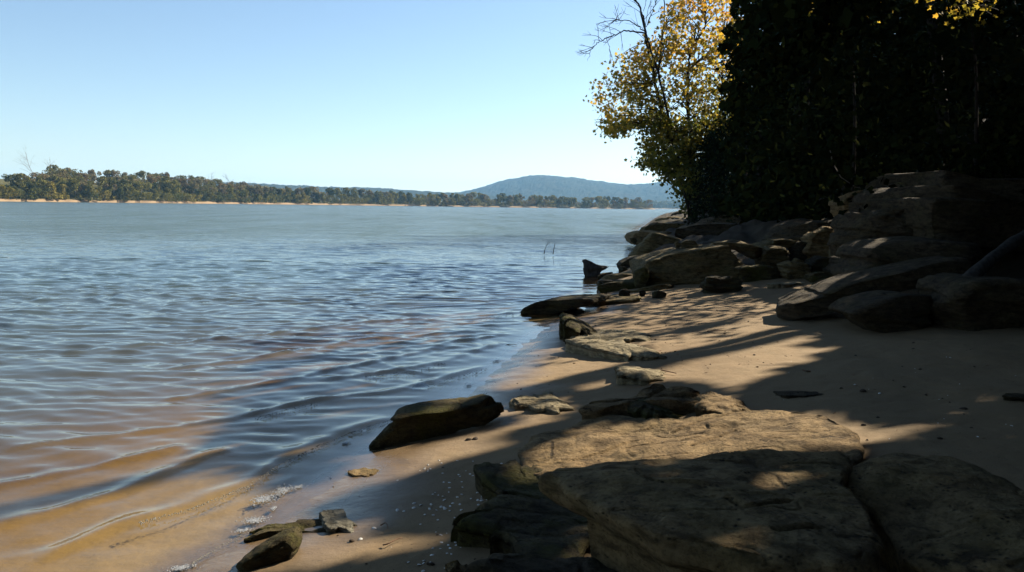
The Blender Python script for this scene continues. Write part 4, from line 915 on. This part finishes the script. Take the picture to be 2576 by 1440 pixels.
gold = empty('golden_tree', base, label='golden yellow broadleaf tree leaning over the river at the wood edge', cat='tree')
stems = [([(1742, 580), (1742, 540), (1722, 470), (1700, 400), (1677, 328), (1664, 280), (1654, 233), (1640, 170), (1626, 114), (1622, 75), (1612, 24), (1590, -10), (1580, -40)], .11, .04, 0.),
         ([(1748, 580), (1748, 540), (1745, 440), (1735, 340), (1728, 256), (1732, 158), (1736, 130), (1760, 91), (1776, 67), (1774, 0), (1780, -60)], .10, .04, .8),
         ([(1640, 215), (1655, 175), (1666, 100), (1669, 59), (1672, 0), (1676, -40)], .06, .02, .2),
         ([(1734, 175), (1760, 150), (1790, 150), (1810, 140), (1830, 120)], .06, .025, .6),
         ([(1752, 580), (1752, 540), (1790, 480), (1800, 420), (1810, 330), (1815, 240), (1820, 100)], .08, .03, 1.6)]
tb = Bag(); nodes = []
for pts, ra, rb, dy in stems:
    P = np.array([at_y(a, b, YT + dy + .3 * math.sin(b * .02)) for a, b in pts]); P = np.array([P[min(int(t), len(P) - 2)] * (1 - (t - min(int(t), len(P) - 2))) + P[min(int(t), len(P) - 2) + 1] * (t - min(int(t), len(P) - 2)) for t in np.linspace(0, len(P) - 1, 3 * len(P))])
    P += rng.normal(0, .03, P.shape); V, F = tube(P, np.linspace(ra, rb, len(P)), 8); tb.add(V, F); nodes.append(P)
nodes = np.concatenate(nodes)
r2 = np.random.default_rng(21); LP = []; LT = []
cl = []
while len(cl) < 640:
    a, c_ = r2.uniform(1490, 1870), (r2.uniform(-90, 530) if r2.uniform() < .68 else r2.uniform(300, 540))
    if inpoly(np.array([a]), np.array([c_]), CROWN)[0]:
        p = at_y(a, c_, YT + r2.normal(.5, 1.6)); cl.append((p, a, c_))
twb = Bag()
for p, a, c_ in cl:
    d_ = np.linalg.norm((nodes - p) * np.array([1, 1, 1.0]) + np.array([0, 0, .8]), axis=1); q = nodes[np.argmin(d_)]
    mid = (p + q) / 2 + np.array([r2.normal(0, .12), r2.normal(0, .12), .22]); ts = np.linspace(0, 1, 6)[:, None]
    V, F = tube((1 - ts) ** 2 * q + 2 * ts * (1 - ts) * mid + ts ** 2 * p, np.linspace(.028, .008, 6), 5); twb.add(V, F)
    n_ = int(r2.uniform(14, 34)) if c_ < 300 else int(r2.uniform(22, 42)); o_ = r2.normal(0, .33, (n_, 3)) * np.array([1.1, 1.1, .7])
    LP.append(p + o_)
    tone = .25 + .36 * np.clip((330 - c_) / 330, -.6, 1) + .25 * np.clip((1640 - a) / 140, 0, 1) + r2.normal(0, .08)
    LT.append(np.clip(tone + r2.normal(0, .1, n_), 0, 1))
LP = np.concatenate(LP); LT = np.concatenate(LT)
obj('trunk', tb.mesh('trunk', base), M['bark'], gold); tag(obj('twigs', twb.mesh('twigs', base), M['bark'], gold), kind='stuff')
pxx, pyy, _ = proj(LP); edge = np.argsort(pxx + r2.normal(0, 25, len(pxx)) + np.where(pyy < -5, 9e3, 0))
single = edge[:290]; rest = np.setdiff1d(np.arange(len(LP)), single)
V, F = star_leaves(LP[rest] - base, .232, r2)
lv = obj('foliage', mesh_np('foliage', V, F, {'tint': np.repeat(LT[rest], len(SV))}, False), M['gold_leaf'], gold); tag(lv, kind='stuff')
lm = []
for k in range(6):
    me = mesh_np('leaf', SV, SF, {'tint': np.full(len(SV), k / 5)}, False); me.materials.append(M['gold_leaf']); lm.append(me)
for i in single:
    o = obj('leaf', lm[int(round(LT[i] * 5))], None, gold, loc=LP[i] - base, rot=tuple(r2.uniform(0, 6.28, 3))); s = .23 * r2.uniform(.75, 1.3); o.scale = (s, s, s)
# leafless tree whose bare limbs show left of the golden crown
bt = Bag()
def limb(pts, ra, rb, dy, seed, nb, L0):
    P = np.array([at_y(a, c, YT + dy) for a, c in pts]); ts = np.linspace(0, len(P) - 1, 4 * len(P)); i = np.minimum(ts.astype(int), len(P) - 2); P = P[i] * (1 - (ts - i))[:, None] + P[i + 1] * (ts - i)[:, None]
    r3 = np.random.default_rng(seed); P += r3.normal(0, .025, P.shape); V, F = tube(P, np.linspace(ra, rb, len(P)), 6); bt.add(V, F)
    for _ in range(nb):
        k = r3.integers(len(P) // 4, len(P) - 1); d = P[min(k + 1, len(P) - 1)] - P[k - 1]; d /= np.linalg.norm(d); d = d * .8 + r3.normal(0, .5, 3) + np.array([0, 0, .25]); d /= np.linalg.norm(d)
        q = [P[k]]; L = L0 * r3.uniform(.5, 1.2)
        for _s in range(5): d = d + r3.normal(0, .14, 3); d /= np.linalg.norm(d); q.append(q[-1] + d * L / 5)
        V, F = tube(q, np.linspace(.016, .006, 6), 4); bt.add(V, F)
        for _s in range(2):
            e = d + r3.normal(0, .6, 3); e /= np.linalg.norm(e); V, F = tube([q[3], q[3] + e * L * .25, q[3] + e * L * .5 + np.array([0, 0, .04])], [.009, .007, .005], 4); bt.add(V, F)
limb([(1734, 580), (1734, 540), (1716, 450), (1690, 330), (1660, 200), (1636, 120), (1624, 84), (1618, 40), (1606, 10), (1580, -20), (1560, -60)], .085, .025, -.5, 1, 12, 1.5)
limb([(1624, 84), (1590, 79), (1567, 79), (1545, 90), (1523, 99), (1510, 104), (1500, 112), (1488, 124), (1482, 140), (1476, 154)], .045, .008, -.6, 2, 14, 1.0)
limb([(1622, 80), (1600, 62), (1580, 53), (1555, 50), (1530, 54), (1510, 56)], .035, .007, -.3, 3, 12, .9)
limb([(1626, 70), (1640, 30), (1652, 0), (1660, -30)], .04, .01, -.2, 4, 6, 1.0)
limb([(1526, 98), (1536, 130), (1542, 150), (1548, 172)], .014, .005, -.6, 5, 3, .5)
limb([(1640, 300), (1600, 290), (1560, 292), (1530, 290), (1508, 310)], .03, .006, -.5, 6, 6, .6)
bb0 = at_y(1734, 545, YT - .5)
t = empty('leafless_tree', bb0, label='leafless tree with bare limbs reaching left above the golden crown', cat='tree')
obj('branches', bt.mesh('branches', bb0), M['bark'], t)

# ------------------------------------------------------------------ dark woods on the right bank
LIT = [  # (outline in the picture, share of sunlight let through)
    ([(1270, 880), (1310, 830), (1420, 790), (1560, 745), (1760, 735), (1900, 752), (1960, 775), (2060, 800), (2070, 860), (2010, 905), (1930, 945), (1850, 965), (1650, 965), (1500, 985), (1300, 990), (1180, 1010), (1230, 930)], .94),
    ([(1400, 1100), (1440, 1060), (1500, 1035), (1580, 1042), (1700, 1052), (1850, 1030), (2010, 1032), (2140, 1070), (2160, 1110), (2110, 1128), (1960, 1126), (1800, 1140), (1620, 1150), (1430, 1150), (1330, 1130)], .88, 0.29),
    ([(1720, 1128), (1750, 1085), (1850, 1062), (2080, 1062), (2150, 1112), (2110, 1124), (1960, 1124), (1800, 1138)], .97, 0.37),
    ([(1440, 835), (1660, 825), (1680, 890), (1440, 895)], .92),
    ([(900, 1090), (1330, 1000), (1430, 1060), (1330, 1110), (1290, 1180), (1180, 1330), (1060, 1440), (420, 1440), (640, 1340), (760, 1240)], .64),
    ([(1490, 685), (1720, 700), (1720, 760), (1390, 770)], .96, 0.25),
    ([(1590, 560), (1760, 555), (1760, 625), (1930, 610), (2150, 575), (2140, 690), (2060, 735), (1940, 735), (1880, 700), (1600, 690)], .80, 0.85),
    ([(1600, 520), (1760, 520), (1760, 600), (1600, 600)], .96, 1.1),
    ([(2205, 500), (2285, 500), (2285, 540), (2205, 540)], .9, 1.85),
    ([(1690, 1370), (1750, 1290), (1900, 1270), (2010, 1330), (2000, 1420), (1800, 1410)], .42, 0.66),
    ([(2130, 1200), (2190, 1170), (2300, 1240), (2230, 1270)], .5, 0.62), ([(2260, 1130), (2420, 1145), (2500, 1190), (2420, 1180)], .5, 0.62),
    ([(2000, 885), (2130, 870), (2130, 900), (2000, 915)], .4), ([(2330, 1080), (2480, 1050), (2570, 1070), (2500, 1120)], .45),
    ([(600, 1350), (790, 1270), (910, 1280), (905, 1345), (760, 1360)], .9, .15),
    ([(1290, 980), (1460, 980), (1460, 1045), (1280, 1045)], .88, .17), ([(2030, 985), (2300, 930), (2570, 960), (2580, 1115), (2200, 1110)], .42), ([(1900, 760), (2080, 780), (2130, 860), (2080, 925), (1900, 960), (1800, 900)], .72),
    ([(1340, 1190), (1600, 1155), (2100, 1130), (2200, 1380), (1800, 1380), (1550, 1290)], .12, .66),
    ([(940, 1130), (960, 1060), (1250, 995), (1290, 1060), (1270, 1075)], .85, 0.22),
    ([(-3000, 1120), (560, 1120), (900, 1440), (860, 1600), (-3000, 1600)], 1.01, -.1), ([(-3000, 500), (620, 500), (620, 1130), (-3000, 1130)], 1.01, -.1), ([(600, 830), (1250, 830), (1100, 1010), (700, 1200), (560, 1130)], .45, -.1), ([(560, 400), (1600, 500), (1560, 600), (1440, 700), (1250, 800), (1000, 850), (600, 880)], 1.01, -.1)]
def grow(poly, m):
    P = np.array(poly, float); c = P.mean(0); d = P - c; r_ = np.hypot(d[:, 0], d[:, 1] * 2.2)[:, None]; return [tuple(q) for q in c + d * (1 + m / r_)]
LIT = [((grow(r_[0], 42),) + tuple(r_[1:])) if (len(r_) > 2 and r_[1] > .8 and r_[2] > 0) else r_ for r_ in LIT]
az = np.array([SUN[0], SUN[1]]) / np.hypot(SUN[0], SUN[1]); pz = np.array([az[1], -az[0]])
def light_share(P, zz):
    L = np.full(len(P), .03); cache = {}
    for reg in LIT:
        z = reg[2] if len(reg) > 2 else None
        if z not in cache:
            g = P - SUN * ((P[:, 2] - (zz if z is None else z)) / SUN[2])[:, None]; cache[z] = proj(g)
        px, py, d = cache[z]; k = inpoly(px, py, reg[0]) & (d > .3); L[k] = np.maximum(L[k], reg[1])
    return L
def keep_leaf(P, r2, zg=.25):
    """does this leaf stay, seen along the sun: crowns are open where the beach is sunlit"""
    zz = np.full(len(P), zg)
    for _ in range(4):
        g = P - SUN * ((P[:, 2] - zz) / SUN[2])[:, None]; dd = g[:, 0] - shore_x(g[:, 1])
        zz = np.clip(.09 * dd, 0, .6) + np.clip(g[:, 1] - 15, 0, 30) * .02
    L = light_share(P, zz)
    u = g[:, :2] @ pz; v = g[:, :2] @ az
    st = fbm(np.stack([u * 3.6, v * .5, np.full_like(u, 3.3)], -1), 3, .6)           # streaks along the sun's bearing
    q = .5 + .5 * np.tanh(st * 1.4)
    return (q > L) | (L < .05), L
TREES = [(7.4, 2.0, 10), (9.6, 6.0, 12), (9.8, 14.4, 11), (13.5, 4.0, 12), (13.0, 9.5, 13), (12.2, 16.5, 12), (16.8, 13.5, 13), (18.5, 21, 13), (12.4, 24, 11), (15.6, 30, 12), (20, 33, 13), (13.4, 38, 10), (17.5, 44, 12), (24, 27, 13), (26, 50, 14), (33, 54, 14), (7.8, -3.5, 12), (-.6, -9.5, 12), (3.6, -10.5, 13), (11.5, -9, 13)]  # those behind the camera are unseen, added to block sky light
names = ['spreading tree overhanging the beach beside the camera, out of view to the right', 'leaning tree on the bank above the right edge block', 'tree rooted above the layered outcrop, its boughs over the beach', 'tall tree high on the bank above the foreground rocks', 'tall tree behind the layered outcrop', 'dark leafy tree rising behind the boulder pile', 'dark tree uphill of the boulder pile', 'dark tree in the middle of the shaded woods', 'dark tree at the wood edge behind the shaded ledge', 'dark tree deep in the woods right of the cedar', 'dark tree at the back of the woods', 'dark undergrowth tree right beside the golden tree', 'dark tree behind the golden tree', 'dark tree highest up the wooded bank', 'dark tree filling the far back of the woods', 'dark tree at the back of the woods toward the right edge', 'unseen tree added on the bank behind the camera', 'unseen tree added by the shore behind the camera, nearest the water', 'unseen tree added well behind the camera in the middle of the beach head', 'unseen tree added behind the camera, highest on the bank']
TX = np.array([t[:2] for t in TREES])
r2 = np.random.default_rng(33)
cand = []; csize = []; ctint = []
# mostly unseen boughs above the beach, thinned along the sun to shape its dapples
n_ = 60000
g = np.stack([r2.uniform(-3.2, 15, n_), r2.uniform(.3, 40, n_) ** 1.0, np.full(n_, .25)], -1); g[:, 1] = .3 + 40 * r2.uniform(0, 1, n_) ** 1.5
hh = r2.uniform(4.5, 12.5, n_); P = g + SUN[None] / SUN[2] * hh[:, None]
gh = ground_h(P[:, 0], P[:, 1]); ok = (P[:, 2] > gh + 1.6) & (P[:, 2] < gh + 13)
px, py, d = proj(P)
ok &= ~((d > 0) & (d < 14) & (px > -200) & (px < 2720) & (py > -90))
ok &= ~((d > 0) & (px < 1835 + 14 * np.sin(py * .05)) & (px > -200) & (py > -40))       # open sky over the river stays open
k_, L = keep_leaf(P, r2); ok &= k_
cand.append(P[ok]); csize.append(np.full(ok.sum(), .32)); ctint.append(r2.uniform(0, 1, ok.sum()))
# the crowns one sees behind the rocks
n_ = 92000
px = r2.uniform(1800, 2640, n_); py = r2.uniform(-120, 540, n_); Yd = r2.uniform(14, 44, n_)
v = FW[None] + RT[None] * ((px - 1288) / FPX)[:, None] + UP[None] * ((720 - py) / FPX)[:, None]; P = CAM + v * (Yd / v[:, 1])[:, None]
gh = ground_h(P[:, 0], P[:, 1]); edge_ = 1832 + 16 * np.sin(py * .045) + 12 * np.sin(py * .13 + 1)
ok = (P[:, 2] > gh + .3) & (P[:, 2] < gh + 14) & (px > edge_)
k_, L = keep_leaf(P, r2); ok &= k_ | (r2.uniform(0, 1, n_) < .2)
cand.append(P[ok]); csize.append(.03 + .0075 * Yd[ok]); ctint.append(r2.uniform(0, 1, ok.sum()))
n_ = 12000  # unseen leaves right of the frame, added to keep sun off the woods
px = r2.uniform(2600, 4200, n_); py = r2.uniform(-500, 520, n_); Yd = r2.uniform(12, 46, n_)
v = FW[None] + RT[None] * ((px - 1288) / FPX)[:, None] + UP[None] * ((720 - py) / FPX)[:, None]; P = CAM + v * (Yd / v[:, 1])[:, None]
gh = ground_h(P[:, 0], P[:, 1]); ok = (P[:, 2] > gh + .3) & (P[:, 2] < gh + 13); k_, L = keep_leaf(P, r2); ok &= k_
cand.append(P[ok]); csize.append(np.full(ok.sum(), .6)); ctint.append(r2.uniform(0, 1, ok.sum()))
n_ = 9000
px = r2.uniform(1840, 2640, n_); py = r2.uniform(-30, 480, n_); Yd = r2.uniform(44, 62, n_)
v = FW[None] + RT[None] * ((px - 1288) / FPX)[:, None] + UP[None] * ((720 - py) / FPX)[:, None]; P = CAM + v * (Yd / v[:, 1])[:, None]
ok = P[:, 2] > ground_h(P[:, 0], P[:, 1]) + .3; cand.append(P[ok]); csize.append(np.full(ok.sum(), .7)); ctint.append(r2.uniform(0, 1, ok.sum()))
n_ = 16000  # unseen leaf wall behind the camera, added to dim faces turned this way
P = np.stack([r2.uniform(-4.5, 17, n_), r2.uniform(-14, -5.5, n_), r2.uniform(.6, 16, n_)], -1); gh = ground_h(P[:, 0], P[:, 1]); ok = (P[:, 2] > gh + .4) & (P[:, 0] > shore_x(P[:, 1]) - 1.5)
k_, L = keep_leaf(P, r2); ok &= k_; cand.append(P[ok]); csize.append(np.full(ok.sum(), .6)); ctint.append(r2.uniform(0, 1, ok.sum()))
n_ = 34000  # unseen leaf roof over the bank, added to deepen the shade below
P = np.stack([r2.uniform(.5, 16, n_), r2.uniform(-6, 26, n_), r2.uniform(4.5, 10, n_)], -1); gh = ground_h(P[:, 0], P[:, 1]); px, py, d = proj(P)
ok = (P[:, 2] > gh + 1.6) & (P[:, 0] - shore_x(P[:, 1]) > 2.2) & ~((d > 0) & (px < 1850) & (px > -200) & (py > -40)) & ~((d > 0) & (d < 14) & (px > -200) & (px < 2720) & (py > -90)); k_, L = keep_leaf(P, r2); ok &= k_
cand.append(P[ok]); csize.append(np.full(ok.sum(), .42)); ctint.append(r2.uniform(0, 1, ok.sum()))
LP = np.concatenate(cand); LS = np.concatenate(csize); LT = np.concatenate(ctint)
# sunlit things among the woods stay open to the sun
keep = np.ones(len(LP), bool)
targets = [(at_y(1680, 150, YT), 3.4, 1.), (at_y(1690, 30, YT), 3.6, 1.), (at_y(1640, 250, YT), 3.0, 1.), (at_y(1760, 230, YT), 2.4, .95), (at_y(1700, 390, YT), 1.8, .6), (at_y(2118, 22, 19.), .5, 1.), (at_y(2430, 12, 15.), .4, 1.), (at_y(1858, 60, 30.), .5, 1.), (at_y(2240, 516, 14.5), .35, 1.), (at_y(1840, 60, YT), 1.5, .8)]
for c, rad, pr in targets:
    q = LP - c; t_ = q @ SUN; off_ = np.linalg.norm(q - t_[:, None] * SUN, axis=1)
    keep &= ~((t_ > .3) & (off_ < rad) & (r2.uniform(0, 1, len(LP)) < pr))
LP, LS, LT = LP[keep], LS[keep], LT[keep]
own = np.argmin(np.linalg.norm(LP[:, None, :2] - TX[None], axis=2), axis=1)
GW = 'dark trees on the right bank'
for k, (tx, ty, th) in enumerate(TREES):
    z0 = g1(tx, ty) - .2; t = empty('bank_tree', (tx, ty, z0), label=names[k], cat='tree', group=GW); org = np.array([tx, ty, z0])
    mine = LP[own == k]
    b = Bag(); lean = np.array([-.16, -.06, 1.0]); ts = np.linspace(0, 1, 12); hgt = th * .95
    tp = np.array([org + lean * hgt * s + np.array([.12 * math.sin(5 * s + k), .12 * math.cos(4 * s + k), 0]) for s in ts]); V, F = tube(tp, np.linspace(.20, .05, 12), 9); b.add(V, F)
    lb = Bag()
    if len(mine):
        for p in mine[r2.choice(len(mine), min(len(mine), 14), replace=False)]:
            ex, ey, ed = proj(p)
            if ed > 0 and -100 < ex < 2680 and ey > -160: continue
            lq = org + (p - org) * np.array([.35, .55, .75, 1.0])[:, None]; lq[:, 2] = p[2] - (1 - np.array([.35, .55, .75, 1.0])) * np.linalg.norm(p[:2] - org[:2]) * .5
            if light_share(lq, np.full(4, .0)).max() > .7: continue
            hz = np.linalg.norm(p[:2] - org[:2]); zq = np.clip(p[2] - org[2] - .55 * hz, 1.2, hgt * .9); q = np.array([np.interp(zq, (tp - org)[:, 2], tp[:, c]) for c in range(3)])
            mid = (p + q) / 2 + np.array([0, 0, -.12 * hz]) + r2.normal(0, .15, 3); s = np.linspace(0, 1, 7)[:, None]
            L = np.linalg.norm(p - q); V, F = tube((1 - s) ** 2 * q + 2 * s * (1 - s) * mid + s ** 2 * p, np.linspace(.012 + .005 * L, .006, 7), 5); lb.add(V, F)
    obj('trunk', b.mesh('trunk', org), M['bark'], t)
    if lb.n: tag(obj('limbs', lb.mesh('limbs', org), M['bark'], t), kind='stuff')
    if len(mine):
        V, F = leaf_quads(mine - org, LS[own == k] * 1.25, r2)
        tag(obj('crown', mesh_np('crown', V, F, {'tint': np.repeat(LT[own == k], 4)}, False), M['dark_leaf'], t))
n_ = 60000
x_, y_ = r2.uniform(6, 40, n_), r2.uniform(15, 48, n_); d_ = x_ - shore_x(y_); db_ = np.interp(y_, [14, 18, 26, 60], [7.6, 5.5, 4.2, 4.2])
ok = (d_ > db_) & (d_ < 26); P = np.stack([x_, y_, ground_h(x_, y_) + r2.uniform(.05, .9, n_) ** 1.5], -1)[ok]
V, F = leaf_quads(P, .30, r2)
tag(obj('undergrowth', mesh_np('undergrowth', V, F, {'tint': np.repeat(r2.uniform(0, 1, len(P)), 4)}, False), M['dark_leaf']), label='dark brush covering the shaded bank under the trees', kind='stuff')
# cedar: the dark column against the sky
def cedar(px, py_base, Yd, hgt, rad, label, seed, n_=5200):
    r3 = np.random.default_rng(seed); c = at_y(px, py_base, Yd); z0 = min(c[2], g1(c[0], Yd)) - .2; org = np.array([c[0], Yd, z0])
    t = empty('cedar_tree', org, label=label, cat='tree', group='cedars at the wood edge')
    V, F = tube([org, org + np.array([.05, 0, hgt * .5]), org + np.array([0, .05, hgt])], [.16, .1, .02], 8); b = Bag(); b.add(V, F); obj('trunk', b.mesh('trunk', org), M['bark'], t)
    P = []; n_c = 120
    for _ in range(n_c):
        s = r3.uniform(.02, 1) ; a = r3.uniform(0, 6.28); R_ = rad * (1.05 - s) ** .55 * r3.uniform(.5, 1.0); q = np.array([math.cos(a) * R_, math.sin(a) * R_, s * hgt])
        m_ = n_ // n_c; P.append(q + r3.normal(0, 1, (m_, 3)) * np.array([.28, .28, .34]))
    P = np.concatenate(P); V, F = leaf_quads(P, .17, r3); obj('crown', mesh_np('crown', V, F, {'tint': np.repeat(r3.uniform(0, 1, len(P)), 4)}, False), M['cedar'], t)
cedar(1905, 560, 32, 10.5, 1.35, 'tall dark cedar standing like a wall at the edge of the sky', 1, 7000)
cedar(1850, 540, 36, 7.5, 1.3, 'shorter dark cedar beside the golden tree', 2)
cedar(2010, 560, 30, 10, 1.6, 'tall dark cedar right of the one at the sky edge', 3)
cedar(1790, 535, 41, 4.2, 1.1, 'low dark evergreen bush at the foot of the golden tree', 4, 3600)
# lit leaf sprigs, each a bough of its own small tree
def sprig_tree(px, py, Yd, n_, rad, label, seed, tone):
    r3 = np.random.default_rng(seed); c = at_y(px, py, Yd); bx_, by_ = c[0] + .8, Yd + .8; z0 = g1(bx_, by_) - .1; org = np.array([bx_, by_, z0])
    t = empty('sapling', org, label=label, cat='tree', group='saplings with lit leaves')
    b = Bag(); s = np.linspace(0, 1, 10)[:, None]; mid = org + np.array([.1, .1, (c[2] - z0) * .8]); V, F = tube((1 - s) ** 2 * org + 2 * s * (1 - s) * mid + s ** 2 * c, np.linspace(.05, .01, 10), 6); b.add(V, F)
    P = c + r3.normal(0, 1, (n_, 3)) * np.array([rad, rad, rad * .55])
    for p in P[::5]: V, F = tube([c, (c + p) / 2 + np.array([0, 0, .05]), p], [.01, .008, .005], 4); b.add(V, F)
    obj('trunk', b.mesh('trunk', org), M['bark'], t)
    V, F = star_leaves(P - org, .12, r3); obj('leaves', mesh_np('leaves', V, F, {'tint': np.repeat(np.clip(tone + r3.normal(0, .12, n_), 0, 1), len(SV))}, False), M['gold_leaf'], t)
sprig_tree(2118, 24, 19, 120, .34, 'sapling holding golden sunlit leaves at the top of the dark woods', 1, .55)
sprig_tree(2432, 14, 15, 80, .28, 'sapling with yellow green sunlit leaves at the upper right', 2, .4)
sprig_tree(1856, 60, 33, 60, .4, 'sapling with yellow leaves against the top of the dark cedar', 3, .5)
P = [at_y(a, b_, 18) for a, b_ in [(2088, 378), (2094, 410), (2115, 446), (2150, 470), (2200, 482), (2260, 485), (2330, 476), (2400, 470)]]
V, F = tube(P, .012, 5); based('vine', V, F, M['far_bark'], label='thin pale vine looping low through the dark woods', cat='vine')

# ------------------------------------------------------------------ air
hb = np.array([[x, y, z] for x in (-7400, 7400) for y in (-420, 7900) for z in (-4.6, 215.)])
hm = mesh_np('haze', hb, np.array([[0, 1, 3, 2], [4, 6, 7, 5], [0, 4, 5, 1], [2, 3, 7, 6], [0, 2, 6, 4], [1, 5, 7, 3]]), smooth=False)
t = NT('air'); pv = t.n('VolumePrincipled'); pv.inputs['Color'].default_value = (.30, .62, 1.0, 1); pv.inputs['Density'].default_value = .00009; pv.inputs['Anisotropy'].default_value = .2
t.l(pv.outputs[0], t.out.inputs['Volume'])
tag(obj('haze', hm, t.m), kind='stuff')
